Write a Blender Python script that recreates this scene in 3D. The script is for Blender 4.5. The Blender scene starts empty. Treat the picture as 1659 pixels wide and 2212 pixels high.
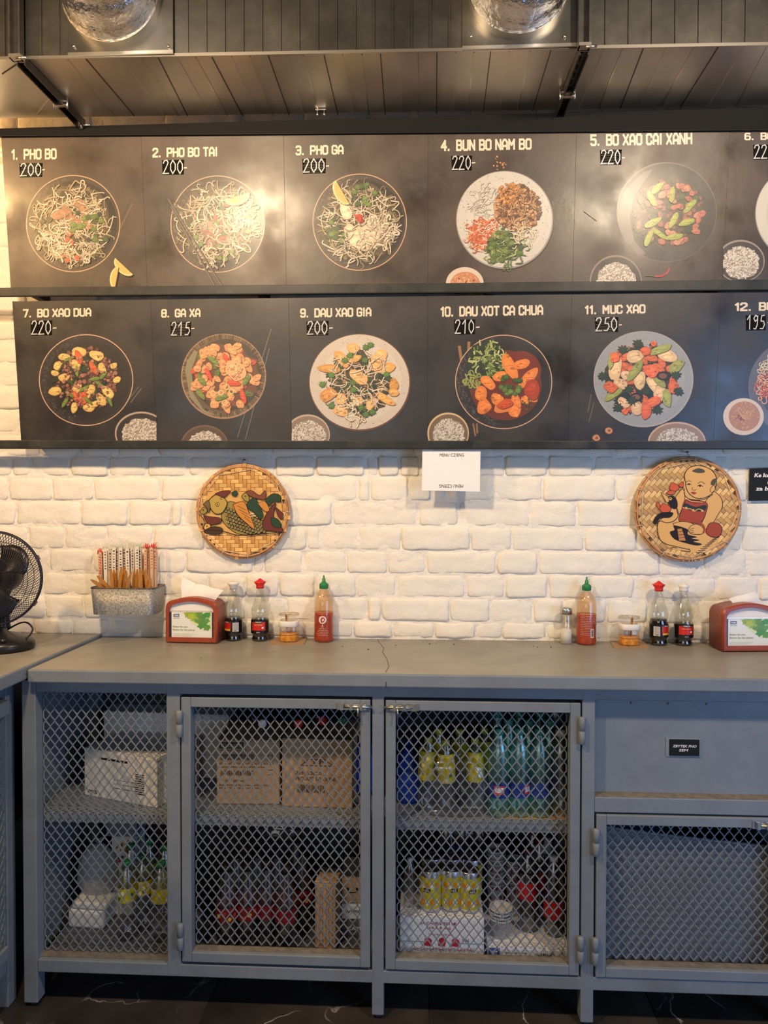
import bpy, bmesh, math, random
from math import sin, cos, pi, radians, atan2, sqrt, tan
from mathutils import Vector, Matrix, noise
sc = bpy.context.scene
COL = sc.collection
# ------------------------------------------------------------------ camera
CAMP = Vector((0.0, -2.295, 1.37))
FPX, IW, IH = 1562.5, 1659, 2212
YAW, PITCH, ROLL = radians(2.764), radians(1.034), radians(0.064)
cd = bpy.data.cameras.new('camera'); cam = bpy.data.objects.new('camera', cd); COL.objects.link(cam)
cd.sensor_fit = 'HORIZONTAL'; cd.sensor_width = 36.0; cd.lens = FPX/IW*36.0
cd.clip_start = 0.05; cd.clip_end = 50
_f = Vector((-sin(YAW)*cos(PITCH), cos(YAW)*cos(PITCH), -sin(PITCH)))
_r = _f.cross(Vector((0, 0, 1))).normalized(); _u = _r.cross(_f)
_r2 = _r*cos(ROLL) + _u*sin(ROLL); _u2 = -_r*sin(ROLL) + _u*cos(ROLL)
cam.matrix_world = Matrix.Translation(CAMP) @ Matrix((_r2, _u2, -_f)).transposed().to_4x4()
sc.camera = cam
# ------------------------------------------------------------------ light and exposure
sc.view_settings.view_transform = 'Standard'; sc.view_settings.look = 'None'
sc.view_settings.gamma = 1.0; sc.view_settings.exposure = 0.0
try: sc.view_settings.use_curve_mapping = False
except Exception: pass
w = bpy.data.worlds.new('room_air'); sc.world = w; w.use_nodes = True
w.node_tree.nodes['Background'].inputs[0].default_value = (0.66, 0.62, 0.60, 1)
w.node_tree.nodes['Background'].inputs[1].default_value = 0.06
def lamp(name, loc, power, col, radius):
    l = bpy.data.lights.new(name, 'POINT'); l.energy = power; l.color = col; l.shadow_soft_size = radius
    o = bpy.data.objects.new(name, l); o.location = loc; COL.objects.link(o); return o
def area(name, loc, target, power, col, sx, sy):
    l = bpy.data.lights.new(name, 'AREA'); l.shape = 'RECTANGLE'; l.size = sx; l.size_y = sy
    l.energy = power; l.color = col
    o = bpy.data.objects.new(name, l); o.location = loc
    o.rotation_euler = (Vector(target)-Vector(loc)).to_track_quat('-Z', 'Y').to_euler(); COL.objects.link(o); return o
lamp('ceiling_lamp', (-0.75, -1.5, 2.45), 98, (1, .74, .46), .06)
lamp('ceiling_lamp', (0.965, -1.5, 2.50), 82, (1, .79, .56), .06)
lamp('ceiling_lamp', (-2.05, -1.45, 2.462), 85, (1, .60, .26), .06)
lamp('wall_lamp', (-1.62, -.085, 2.58), 6, (1, .52, .16), .03)
area('window_daylight', (2.7, -2.9, 1.05), (0.6, 0, 0.7), 48, (.32, .55, 1.0), 1.6, 1.5)
area('window_daylight', (-1.2, -5.2, 1.2), (0.0, 0, 0.7), 26, (.92, .92, .90), 2.4, 1.3)
# ------------------------------------------------------------------ pixel helpers: a point of a known plane seen at a photo pixel
def ray(px, py):
    return (_r2*((px-829.5)/FPX) - _u2*((py-1106)/FPX) + _f)
def onY(px, py, Y):
    v = ray(px, py); return CAMP + v*((Y-CAMP.y)/v.y)
def onZ(px, py, Z):
    v = ray(px, py); return CAMP + v*((Z-CAMP.z)/v.z)
def X(px, Y, py=1300): return onY(px, py, Y).x
def Z(py, Y, px=830): return onY(px, py, Y).z
# ------------------------------------------------------------------ materials
def srgb(r, g, b):
    f = lambda c: (c/255/12.92) if c/255 <= .04045 else ((c/255+.055)/1.055)**2.4
    return (f(r), f(g), f(b), 1)
_mats = {}
def mat(name, col, rough=.5, metal=0, var=0.0, vscale=30, bump=0.0, bscale=60, spec=.5, trans=0, ior=1.45, coat=0, dirt=None, dscale=3, rvar=0, alpha=1, detail=4, bdist=.01, crough=.2):
    if name in _mats: return _mats[name]
    m = bpy.data.materials.new(name); m.use_nodes = True; nt = m.node_tree; N = nt.nodes; L = nt.links
    b = N['Principled BSDF']
    col = tuple(col) + ((1,) if len(col) == 3 else ())
    b.inputs['Base Color'].default_value = col; b.inputs['Roughness'].default_value = rough
    b.inputs['Metallic'].default_value = metal; b.inputs['Specular IOR Level'].default_value = spec
    b.inputs['Transmission Weight'].default_value = trans; b.inputs['IOR'].default_value = ior
    b.inputs['Coat Weight'].default_value = coat; b.inputs['Coat Roughness'].default_value = crough; b.inputs['Alpha'].default_value = alpha
    tc = N.new('ShaderNodeTexCoord')
    cur = None
    if var or dirt is not None:
        n = N.new('ShaderNodeTexNoise'); n.inputs['Scale'].default_value = vscale; n.inputs['Detail'].default_value = detail
        L.new(tc.outputs['Object'], n.inputs['Vector'])
        r = N.new('ShaderNodeValToRGB'); r.color_ramp.elements[0].position = .3; r.color_ramp.elements[1].position = .7
        r.color_ramp.elements[0].color = tuple(c*(1-var) for c in col[:3]) + (1,)
        r.color_ramp.elements[1].color = tuple(min(1, c*(1+var)) for c in col[:3]) + (1,)
        L.new(n.outputs['Fac'], r.inputs['Fac']); cur = r.outputs['Color']
        if dirt is not None:
            n2 = N.new('ShaderNodeTexNoise'); n2.inputs['Scale'].default_value = dscale; n2.inputs['Detail'].default_value = 8
            n2.inputs['Roughness'].default_value = .7; L.new(tc.outputs['Object'], n2.inputs['Vector'])
            r2 = N.new('ShaderNodeValToRGB'); r2.color_ramp.elements[0].position = .5; r2.color_ramp.elements[1].position = .72
            r2.color_ramp.elements[0].color = (0, 0, 0, 1); r2.color_ramp.elements[1].color = (.8, .8, .8, 1)
            L.new(n2.outputs['Fac'], r2.inputs['Fac'])
            mx = N.new('ShaderNodeMix'); mx.data_type = 'RGBA'; L.new(r2.outputs['Color'], mx.inputs['Factor'])
            L.new(cur, mx.inputs[6]); mx.inputs[7].default_value = tuple(dirt)[:3] + (1,); cur = mx.outputs[2]
        L.new(cur, b.inputs['Base Color'])
    if rvar:
        n3 = N.new('ShaderNodeTexNoise'); n3.inputs['Scale'].default_value = 6; n3.inputs['Detail'].default_value = 6
        L.new(tc.outputs['Object'], n3.inputs['Vector'])
        mr = N.new('ShaderNodeMapRange'); mr.inputs[1].default_value = .3; mr.inputs[2].default_value = .7
        mr.inputs[3].default_value = rough-rvar; mr.inputs[4].default_value = rough+rvar
        L.new(n3.outputs['Fac'], mr.inputs[0]); L.new(mr.outputs[0], b.inputs['Roughness'])
    if bump:
        n4 = N.new('ShaderNodeTexNoise'); n4.inputs['Scale'].default_value = bscale; n4.inputs['Detail'].default_value = 8
        L.new(tc.outputs['Object'], n4.inputs['Vector'])
        bp = N.new('ShaderNodeBump'); bp.inputs['Strength'].default_value = bump; bp.inputs['Distance'].default_value = bdist
        L.new(n4.outputs['Fac'], bp.inputs['Height']); L.new(bp.outputs['Normal'], b.inputs['Normal'])
    _mats[name] = m; return m
def clearmat(name, tint, gloss=.12, rough=.05, gcol=(.9, .9, .9)):
    if name in _mats: return _mats[name]
    m = bpy.data.materials.new(name); m.use_nodes = True; nt = m.node_tree; N = nt.nodes; L = nt.links
    N.remove(N['Principled BSDF']); out = N['Material Output']
    t = N.new('ShaderNodeBsdfTransparent'); t.inputs[0].default_value = tuple(tint)[:3] + (1,)
    g = N.new('ShaderNodeBsdfGlossy'); g.inputs['Roughness'].default_value = rough; g.inputs[0].default_value = tuple(gcol)+(1,)
    lw = N.new('ShaderNodeLayerWeight'); lw.inputs[0].default_value = .5
    pw = N.new('ShaderNodeMath'); pw.operation = 'POWER'; pw.inputs[1].default_value = 3.5; L.new(lw.outputs['Facing'], pw.inputs[0])
    ad = N.new('ShaderNodeMath'); ad.operation = 'MULTIPLY_ADD'; ad.inputs[1].default_value = .55; ad.inputs[2].default_value = gloss; ad.use_clamp = True
    L.new(pw.outputs[0], ad.inputs[0])
    mx = N.new('ShaderNodeMixShader'); L.new(ad.outputs[0], mx.inputs[0]); L.new(t.outputs[0], mx.inputs[1]); L.new(g.outputs[0], mx.inputs[2])
    L.new(mx.outputs[0], out.inputs[0]); _mats[name] = m; return m
def vcmat(name, rough=.45, rvar=.12, spec=.5, bump=.0, coat=0, crough=.2):
    if name in _mats: return _mats[name]
    m = mat(name, (1, 1, 1), rough, rvar=rvar, spec=spec, bump=bump, bscale=90, bdist=.002, coat=coat, crough=crough); nt = m.node_tree
    a = nt.nodes.new('ShaderNodeVertexColor'); a.layer_name = 'Col'
    nt.links.new(a.outputs['Color'], nt.nodes['Principled BSDF'].inputs['Base Color']); return m
# ------------------------------------------------------------------ object helpers
def tag(o, label=None, cat=None, group=None, kind=None):
    if label: o['label'] = label
    if cat: o['category'] = cat
    if group: o['group'] = group
    if kind: o['kind'] = kind
    return o
def empty(name, loc, label=None, cat=None, group=None, rz=0, kind=None, tilt=None):
    o = bpy.data.objects.new(name, None); o.empty_display_size = .05; COL.objects.link(o); o.location = loc; o.rotation_euler = (tilt or 0, 0, rz)
    return tag(o, label, cat, group, kind)
def copy_tree(o, parent=None):
    c = o.copy(); COL.objects.link(c); c.parent = parent
    for ch in o.children: copy_tree(ch, c)
    return c
class MB:
    """collects polygons, builds them as ONE mesh object"""
    def __init__(s, off=None): s.v = []; s.f = []; s.c = []; s.off = Vector(off) if off is not None else Vector((0, 0, 0)); s.col = (1, 1, 1, 1); s.sm = []
    def add(s, vs, fs, smooth=False):
        n = len(s.v); s.v += [tuple(Vector(p)-s.off) for p in vs]
        for f in fs: s.f.append([i+n for i in f]); s.c.append(s.col); s.sm.append(smooth)
    def box(s, x0, x1, y0, y1, z0, z1, M=None):
        vs = [Vector((x, y, z)) for x in (x0, x1) for y in (y0, y1) for z in (z0, z1)]
        if M is not None: vs = [M @ p for p in vs]
        s.add(vs, [(0, 1, 3, 2), (4, 6, 7, 5), (0, 4, 5, 1), (2, 3, 7, 6), (0, 2, 6, 4), (1, 5, 7, 3)])
    def bar(s, p, q, w, h=None, up=(0, 0, 1)):
        p = Vector(p); q = Vector(q); h = w if h is None else h; d = (q-p).normalized(); u = Vector(up)
        if abs(d.dot(u)) > .98: u = Vector((0, 1, 0))
        a = d.cross(u).normalized(); b = a.cross(d)
        vs = [c+a*(w/2*i)+b*(h/2*j) for c in (p, q) for i, j in ((-1, -1), (1, -1), (1, 1), (-1, 1))]
        s.add(vs, [(3, 2, 1, 0), (4, 5, 6, 7), (0, 1, 5, 4), (1, 2, 6, 5), (2, 3, 7, 6), (3, 0, 4, 7)])
    def tube(s, pts, r, n=6, closed=False, caps=True):
        pts = [Vector(p) for p in pts]; m = len(pts); base = len(s.v); rings = []
        prev = None
        vs = []; fs = []
        for i, p in enumerate(pts):
            if closed: d = (pts[(i+1) % m]-pts[i-1])
            else: d = pts[min(i+1, m-1)]-pts[max(i-1, 0)]
            d.normalize()
            if prev is None:
                u = Vector((0, 0, 1)) if abs(d.z) < .9 else Vector((0, 1, 0)); a = d.cross(u).normalized()
            else:
                a = (prev-d*prev.dot(d)); a = a.normalized() if a.length > 1e-6 else d.orthogonal().normalized()
            prev = a; b = d.cross(a); rr = r[i] if isinstance(r, (list, tuple)) else r
            vs += [p+a*(rr*cos(2*pi*k/n))+b*(rr*sin(2*pi*k/n)) for k in range(n)]
        for i in range(m if closed else m-1):
            j = (i+1) % m
            for k in range(n): fs.append((i*n+k, i*n+(k+1) % n, j*n+(k+1) % n, j*n+k))
        if caps and not closed: fs += [tuple(range(n))[::-1], tuple(range((m-1)*n, m*n))]
        s.add(vs, fs, True)
    def lathe(s, prof, n=24, cx=0, cy=0, cz=0, smooth=True, a0=0, a1=2*pi, sx=1, sy=1):
        full = abs(a1-a0-2*pi) < 1e-6; k = n if full else n+1
        vs = []; fs = []
        for (r, z) in prof:
            for i in range(k):
                a = a0+(a1-a0)*i/n; vs.append((cx+r*cos(a)*sx, cy+r*sin(a)*sy, cz+z))
        for j in range(len(prof)-1):
            for i in range(n):
                i2 = (i+1) % k; fs.append((j*k+i, j*k+i2, (j+1)*k+i2, (j+1)*k+i))
        s.add(vs, fs, smooth)
    def disc(s, cx, cy, z, r, n=24, sx=1, sy=1, flip=False):
        vs = [(cx+r*cos(2*pi*i/n)*sx, cy+r*sin(2*pi*i/n)*sy, z) for i in range(n)]
        s.add(vs, [tuple(range(n))[::-1] if flip else tuple(range(n))])
    def build(s, name, m, parent=None, bevel=0, label=None, kind=None, auto=False):
        me = bpy.data.meshes.new(name); me.from_pydata(s.v, [], s.f)
        me.polygons.foreach_set('use_smooth', s.sm)
        if any(c != (1, 1, 1, 1) for c in s.c):
            ca = me.color_attributes.new('Col', 'FLOAT_COLOR', 'CORNER'); buf = []
            for p, c in zip(me.polygons, s.c):
                buf += list(c)*p.loop_total
            ca.data.foreach_set('color', buf)
        if m: me.materials.append(m)
        me.update()
        o = bpy.data.objects.new(name, me); COL.objects.link(o); o.parent = parent
        if bevel:
            bm = bmesh.new(); bm.from_mesh(me); bmesh.ops.remove_doubles(bm, verts=bm.verts, dist=1e-5)
            bmesh.ops.bevel(bm, geom=[e for e in bm.edges if len(e.link_faces) == 2 and e.calc_face_angle(0) > .5], offset=bevel, segments=2, affect='EDGES', profile=.5)
            bm.to_mesh(me); bm.free()
        if label: o['label'] = label
        if kind: o['kind'] = kind
        return o
def rc(off=None): return MB(off)
R = random.Random(7)
# ------------------------------------------------------------------ stroke lettering (block capitals and digits)
G = {
'A': [[(0, 0), (0, 3.6), (1.0, 5), (2.0, 5), (3, 3.6), (3, 0)], [(0, 1.7), (3, 1.7)]],
'B': [[(0, 0), (0, 5), (2.3, 5), (2.9, 4.4), (2.9, 3.2), (2.3, 2.6), (0, 2.6)], [(2.3, 2.6), (3, 2), (3, .6), (2.4, 0), (0, 0)]],
'C': [[(3, 3.7), (3, 4.4), (2.4, 5), (.6, 5), (0, 4.4), (0, .6), (.6, 0), (2.4, 0), (3, .6), (3, 1.3)]],
'D': [[(0, 0), (0, 5), (2.2, 5), (3, 4.2), (3, .8), (2.2, 0), (0, 0)]],
'E': [[(3, 5), (0, 5), (0, 0), (3, 0)], [(0, 2.6), (2.4, 2.6)]],
'F': [[(3, 5), (0, 5), (0, 0)], [(0, 2.6), (2.4, 2.6)]],
'G': [[(3, 3.8), (3, 4.4), (2.4, 5), (.6, 5), (0, 4.4), (0, .6), (.6, 0), (2.4, 0), (3, .6), (3, 2.3), (1.7, 2.3)]],
'H': [[(0, 0), (0, 5)], [(3, 0), (3, 5)], [(0, 2.6), (3, 2.6)]],
'I': [[(1.5, 0), (1.5, 5)]],
'K': [[(0, 0), (0, 5)], [(3, 5), (0, 2.3)], [(1, 3.1), (3, 0)]],
'L': [[(0, 5), (0, 0), (3, 0)]],
'M': [[(0, 0), (0, 5), (1.7, 2.2), (3.4, 5), (3.4, 0)]],
'N': [[(0, 0), (0, 5), (3, 0), (3, 5)]],
'O': [[(.6, 5), (2.4, 5), (3, 4.4), (3, .6), (2.4, 0), (.6, 0), (0, .6), (0, 4.4), (.6, 5)]],
'P': [[(0, 0), (0, 5), (2.4, 5), (3, 4.4), (3, 2.8), (2.4, 2.2), (0, 2.2)]],
'R': [[(0, 0), (0, 5), (2.4, 5), (3, 4.4), (3, 2.9), (2.4, 2.3), (0, 2.3)], [(1.7, 2.3), (3, 0)]],
'S': [[(3, 4), (3, 4.4), (2.4, 5), (.6, 5), (0, 4.4), (0, 3.3), (3, 1.8), (3, .6), (2.4, 0), (.6, 0), (0, .6), (0, 1.1)]],
'T': [[(1.5, 0), (1.5, 5)], [(0, 5), (3, 5)]],
'U': [[(0, 5), (0, .6), (.6, 0), (2.4, 0), (3, .6), (3, 5)]],
'V': [[(0, 5), (1.5, 0), (3, 5)]],
'X': [[(0, 0), (3, 5)], [(0, 5), (3, 0)]],
'Y': [[(0, 5), (1.5, 2.5), (3, 5)], [(1.5, 2.5), (1.5, 0)]],
'Z': [[(0, 5), (3, 5), (0, 0), (3, 0)]],
'0': [[(.6, 5), (2.4, 5), (3, 4.4), (3, .6), (2.4, 0), (.6, 0), (0, .6), (0, 4.4), (.6, 5)]],
'1': [[(.3, 3.9), (1.5, 5), (1.5, 0)]],
'2': [[(0, 4), (0, 4.4), (.6, 5), (2.4, 5), (3, 4.4), (3, 3.2), (0, .7), (0, 0), (3, 0)]],
'3': [[(0, 4.4), (.6, 5), (2.4, 5), (3, 4.4), (3, 3.1), (2.4, 2.6), (1, 2.6)], [(2.4, 2.6), (3, 2), (3, .6), (2.4, 0), (.6, 0), (0, .6)]],
'4': [[(2.3, 0), (2.3, 5), (0, 1.6), (3.1, 1.6)]],
'5': [[(3, 5), (0, 5), (0, 2.9), (2.4, 2.9), (3, 2.3), (3, .6), (2.4, 0), (.6, 0), (0, .6)]],
'6': [[(2.8, 4.6), (2.4, 5), (.6, 5), (0, 4.4), (0, .6), (.6, 0), (2.4, 0), (3, .6), (3, 2.2), (2.4, 2.8), (0, 2.8)]],
'7': [[(0, 5), (3, 5), (1.2, 0)]],
'8': [[(.6, 5), (2.4, 5), (3, 4.4), (3, 3.1), (2.4, 2.6), (.6, 2.6), (0, 3.1), (0, 4.4), (.6, 5)], [(.6, 2.6), (0, 2.1), (0, .6), (.6, 0), (2.4, 0), (3, .6), (3, 2.1), (2.4, 2.6)]],
'9': [[(0, .6), (.6, 0), (2.4, 0), (3, .6), (3, 4.4), (2.4, 5), (.6, 5), (0, 4.4), (0, 2.9), (.6, 2.3), (3, 2.3)]],
'.': [[(.2, .1), (.5, .1)]], '-': [[(0, 2.3), (1.6, 2.3)]], '/': [[(0, 0), (2.2, 5)]], ' ': []}
ADV = {'.': 1.5, '-': 2.6, 'I': 2.2, '1': 3.0, ' ': 2.2, 'M': 5.0, '/': 3.4}
# handwritten digits: narrow, pointed
HG = {'2': [[(.2, 4), (.5, 4.9), (1.6, 5.2), (2.1, 4.3), (1.6, 3), (.3, .3), (0, 0), (2.3, .1)]],
'0': [[(1.1, 5.2), (.2, 3.6), (.2, 1.6), (1.1, 0), (2.1, 1.6), (2.1, 3.6), (1.1, 5.2)]],
'1': [[(.3, 3.6), (1.5, 5.2), (1.3, 0)]], '5': [[(2.2, 5.2), (.9, 5), (.6, 3), (1.8, 3), (2.2, 1.7), (1.4, .2), (.2, .2)]],
'9': [[(2, 4.6), (1.1, 5.2), (.3, 4), (.9, 2.9), (1.9, 3.6), (2.1, 5), (1.8, 1.6), (1.1, .1), (.2, .2)]]}
def strokes(txt, font=G, adv=None):
    """-> list of polylines in units, total width"""
    x = 0; out = []
    for ch in txt:
        gl = font.get(ch, [])
        if ch == 'I': gl = [[(p[0]-1.1, p[1]) for p in l] for l in gl]
        if ch == '1' and font is G: gl = [[(p[0]-.2, p[1]) for p in l] for l in gl]
        for l in gl: out.append([(p[0]+x, p[1]) for p in l])
        x += adv if adv else ADV.get(ch, 4.35)
    return out, x-(0 if adv else 1.2)
def stroke_polys(pl, wd, wob=0):
    out = []
    for l in pl:
        for a, b in zip(l, l[1:]):
            dx, dy = b[0]-a[0], b[1]-a[1]; d = math.hypot(dx, dy) or 1; dx /= d; dy /= d; h = wd/2
            e = h*.75
            ax, ay = a[0]-dx*e, a[1]-dy*e; bx, by = b[0]+dx*e, b[1]+dy*e
            n = (-dy*h, dx*h)
            out.append([(ax+n[0], ay+n[1]), (ax-n[0], ay-n[1]), (bx-n[0], by-n[1]), (bx+n[0], by+n[1])])
    return out
def text_mesh(txt, size, bold=0):
    cu = bpy.data.curves.new('t', 'FONT'); cu.body = txt; cu.size = size; cu.offset = bold; cu.resolution_u = 2
    cu.align_x = 'LEFT'
    o = bpy.data.objects.new('t', cu); COL.objects.link(o); dg = bpy.context.evaluated_depsgraph_get(); dg.update()
    me = bpy.data.meshes.new_from_object(o.evaluated_get(dg))
    vs = [tuple(v.co)[:2] for v in me.vertices]; fs = [tuple(p.vertices) for p in me.polygons]
    bpy.data.objects.remove(o); bpy.data.curves.remove(cu); bpy.data.meshes.remove(me)
    return vs, fs
def text_fit(txt, x0, x1, y0, y1, bold=0, sx=None):
    """text vertices scaled into a rectangle of a 2D plane (y up)"""
    vs, fs = text_mesh(txt, 1, bold)
    if not vs: return [], []
    ax = min(v[0] for v in vs); bx = max(v[0] for v in vs); ay = min(v[1] for v in vs); by = max(v[1] for v in vs)
    return [((v[0]-ax)/(bx-ax)*(x1-x0)+x0, (v[1]-ay)/(by-ay)*(y1-y0)+y0) for v in vs], fs
def smooth(pts, closed=True, k=5):
    n = len(pts); out = []
    for i in range(n if closed else n-1):
        p0, p1, p2, p3 = pts[(i-1) % n if closed else max(i-1, 0)], pts[i], pts[(i+1) % n], pts[(i+2) % n if closed else min(i+2, n-1)]
        for j in range(k):
            t = j/k
            out.append(tuple(.5*((2*p1[a])+(-p0[a]+p2[a])*t+(2*p0[a]-5*p1[a]+4*p2[a]-p3[a])*t*t+(-p0[a]+3*p1[a]-3*p2[a]+p3[a])*t**3) for a in (0, 1)))
    if not closed: out.append(pts[-1])
    return out
# ================================================================== STRUCTURE
WY = 0.012            # front plane of the bricks
M_brick = mat('painted_brick', (.79, .755, .675), .55, var=.05, vscale=9, bump=.62, bscale=30, bdist=.007, spec=.35)
M_mortar = mat('painted_mortar', (.79, .755, .69), .55, var=.05, vscale=20, bump=.8, bscale=60, bdist=.006, spec=.3)
M_ceil = mat('dark_ceiling', (.03, .03, .032), .8, var=.2)
def lump(x, z):
    return .0042*noise.noise(Vector((x*13, z*24, 0))) + .0022*noise.noise(Vector((x*48, z*70, 3)))
wb = MB(); nx, nz = 300, 230; xa, xb, za, zb = -1.9, 1.9, .0, 2.95
vs = []
for j in range(nz+1):
    for i in range(nx+1):
        x = xa+(xb-xa)*i/nx; z = za+(zb-za)*j/nz; vs.append((x, WY+.0045+lump(x, z), z))
fs = [(j*(nx+1)+i, j*(nx+1)+i+1, (j+1)*(nx+1)+i+1, (j+1)*(nx+1)+i) for j in range(nz) for i in range(nx)]
wb.add(vs, fs, True)
vs = [(xa, .08, za), (xb, .08, za), (xb, .08, zb), (xa, .08, zb)]; wb.add(vs, [(3, 2, 1, 0)])
wall = wb.build('wall_back', M_mortar, None, kind='structure')
def brick(xl, xr, zb_, zt, seed):
    rr = random.Random(seed); cx = (xl+xr)/2; cz = (zb_+zt)/2; W = (xr-xl)/2-.0015; H = (zt-zb_)/2-.0017
    def ax(L_, st):
        n_ = max(2, int((2*L_-.016)/st)); return [-L_, -L_+.0022, -L_+.0075]+[-L_+.0075+(2*L_-.015)*k/n_ for k in range(1, n_)]+[L_-.0075, L_-.0022, L_]
    ux = ax(W, .022); uz = ax(H, .013); nx, nz = len(ux)-1, len(uz)-1; prd = rr.uniform(-.003, .0035)
    chips = [(rr.uniform(-1, 1), rr.choice([-1, -1, 1]), rr.uniform(.1, .3), rr.uniform(.1, .38)) for _ in range(rr.choice([0, 1, 1, 2]))]
    vs = []; ty = rr.uniform(-.012, .012)
    for j in range(nz+1):
        for i in range(nx+1):
            u = ux[i]/W; v = uz[j]/H; eu = 1-abs(u); ev = 1-abs(v)
            x = u*W; z = v*H
            nn = noise.noise(Vector((x*30+seed, z*30, 1.3)))
            n2 = noise.noise(Vector((x*16+seed, z*9, 5.1)))
            if eu*W < .009: x += -u*(.0010+.0062*nn+.003*n2)
            if ev*H < .009: z += -v*(.0006+.0040*nn+.0035*n2)
            if eu*W < .003 and ev*H < .003: x -= u*.0035; z -= v*.003
            dep = 0.0; k = min(eu*W, ev*H)
            if k < .001: dep = .0075
            elif k < .004: dep = .0024
            elif k < .009: dep = .0005
            for (cu, cv, cw, cd_) in chips:
                if abs(u-cu) < cw and v*cv > 1-cd_*2*(1-((u-cu)/cw)**2): dep = max(dep, .0058)
            dep += .0030*noise.noise(Vector((x*22+seed*3, z*22, 7)))
            vs.append((x, -prd+dep+ty*v*H, z))
    n0 = nx+1
    fs = [(j*n0+i, j*n0+i+1, (j+1)*n0+i+1, (j+1)*n0+i) for j in range(nz) for i in range(nx)]
    per = [i for i in range(n0)] + [j*n0+nx for j in range(1, nz+1)] + [nz*n0+i for i in range(nx-1, -1, -1)] + [j*n0 for j in range(nz-1, 0, -1)]
    b0 = len(vs)
    for q in per: p = vs[q]; vs.append((p[0]*1.02, .028, p[2]*1.02))
    m = len(per)
    fs += [(per[(k+1) % m], per[k], b0+k, b0+(k+1) % m) for k in range(m)]
    fs.append(tuple(b0+k for k in range(m))[::-1])
    b = MB(); b.add(vs, fs, True); o = b.build('brick', M_brick, wall); o.location = (cx, WY, cz); return o
row_px = [984, 1029.5, 1082.5, 1137, 1189, 1240.5, 1291, 1342.5, 1384]
zr = [Z(p, WY) for p in row_px]; zr[-1] = .925
J = [[-60, 25, 67, 152, 233, 317, 406, 595, 681, 789, 817, 863, 906, 1000, 1091, 1184, 1283, 1383, 1480, 1577, 1675, 1760],
[-70, 17, 112, 202, 347, 480, 618, 772, 798, 883, 930, 966, 1067, 1173, 1329, 1450, 1617, 1740],
[-90, 33, 175, 278, 370, 393, 550, 717, 904, 990, 1145, 1247, 1400, 1590, 1740],
[-30, 60, 138, 229, 330, 440, 560, 663, 691, 775, 867, 1016, 1106, 1262, 1375, 1490, 1603, 1740],
[-80, 20, 106, 200, 290, 400, 547, 570, 655, 748, 837, 922, 1074, 1162, 1345, 1427, 1520, 1617, 1740],
[-50, 90, 240, 345, 450, 530, 602, 680, 770, 857, 1007, 1092, 1184, 1276, 1370, 1550, 1640, 1740],
[-70, 95, 180, 320, 410, 530, 620, 695, 793, 824, 971, 1058, 1152, 1215, 1312, 1400, 1500, 1600, 1740],
[-40, 70, 156, 235, 328, 420, 520, 610, 700, 762, 847, 939, 1026, 1086, 1180, 1270, 1370, 1480, 1590, 1740]]
sd = 11
for k in range(8):
    py = (row_px[k]+row_px[k+1])/2; xs = [X(p, WY, py) for p in J[k]]
    for a, b in zip(xs, xs[1:]): sd += 1; brick(a, b, zr[k+1], zr[k], sd)
z0 = zr[0]; kk = 0
while z0 < 2.70:
    x = -1.62-R.uniform(0, .2); full = kk == 0 or z0 > 2.36
    while x < (1.35 if full else -1.05):
        L_ = R.choice([.13, .2, .24, .25]); sd += 1; brick(x, x+L_, z0, z0+.0755, sd); x += L_
    z0 += .0755; kk += 1
cb = MB(); cb.box(-3, 3.2, -3.2, .08, 3.0, 3.05); cb.build('ceiling', M_ceil, None, kind='structure')
# floor of dark marble tiles
def marble():
    m = mat('dark_marble', (.034, .029, .027), .34, var=.45, vscale=5, spec=.5); nt = m.node_tree; N = nt.nodes; L = nt.links
    b = N['Principled BSDF']; src = b.inputs['Base Color'].links[0].from_socket
    tc = [n for n in N if n.type == 'TEX_COORD'][0]
    geo = N.new('ShaderNodeNewGeometry')
    ns = N.new('ShaderNodeTexNoise'); ns.inputs['Scale'].default_value = 3.5; ns.inputs['Detail'].default_value = 5
    L.new(geo.outputs['Position'], ns.inputs['Vector'])
    ad = N.new('ShaderNodeVectorMath'); ad.operation = 'ADD'
    sc_ = N.new('ShaderNodeVectorMath'); sc_.operation = 'SCALE'; sc_.inputs['Scale'].default_value = .35
    L.new(ns.outputs['Color'], sc_.inputs[0]); L.new(geo.outputs['Position'], ad.inputs[0]); L.new(sc_.outputs[0], ad.inputs[1])
    vo = N.new('ShaderNodeTexVoronoi'); vo.feature = 'DISTANCE_TO_EDGE'; vo.inputs['Scale'].default_value = 3.4; L.new(ad.outputs[0], vo.inputs['Vector'])
    r = N.new('ShaderNodeValToRGB'); r.color_ramp.elements[0].position = .0; r.color_ramp.elements[0].color = (1, 1, 1, 1)
    r.color_ramp.elements[1].position = .010; r.color_ramp.elements[1].color = (0, 0, 0, 1); L.new(vo.outputs['Distance'], r.inputs['Fac'])
    n2 = N.new('ShaderNodeTexNoise'); n2.inputs['Scale'].default_value = 7; L.new(geo.outputs['Position'], n2.inputs['Vector'])
    r2 = N.new('ShaderNodeValToRGB'); r2.color_ramp.elements[0].position = .45; r2.color_ramp.elements[1].position = .62; L.new(n2.outputs['Fac'], r2.inputs['Fac'])
    mu = N.new('ShaderNodeMath'); mu.operation = 'MULTIPLY'; L.new(r.outputs['Color'], mu.inputs[0]); L.new(r2.outputs['Color'], mu.inputs[1])
    mx = N.new('ShaderNodeMix'); mx.data_type = 'RGBA'; L.new(mu.outputs[0], mx.inputs['Factor']); L.new(src, mx.inputs[6]); mx.inputs[7].default_value = (.36, .34, .32, 1)
    L.new(mx.outputs[2], b.inputs['Base Color']); return m
M_marble = marble(); M_grout = mat('floor_grout', (.012, .012, .012), .8)
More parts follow.
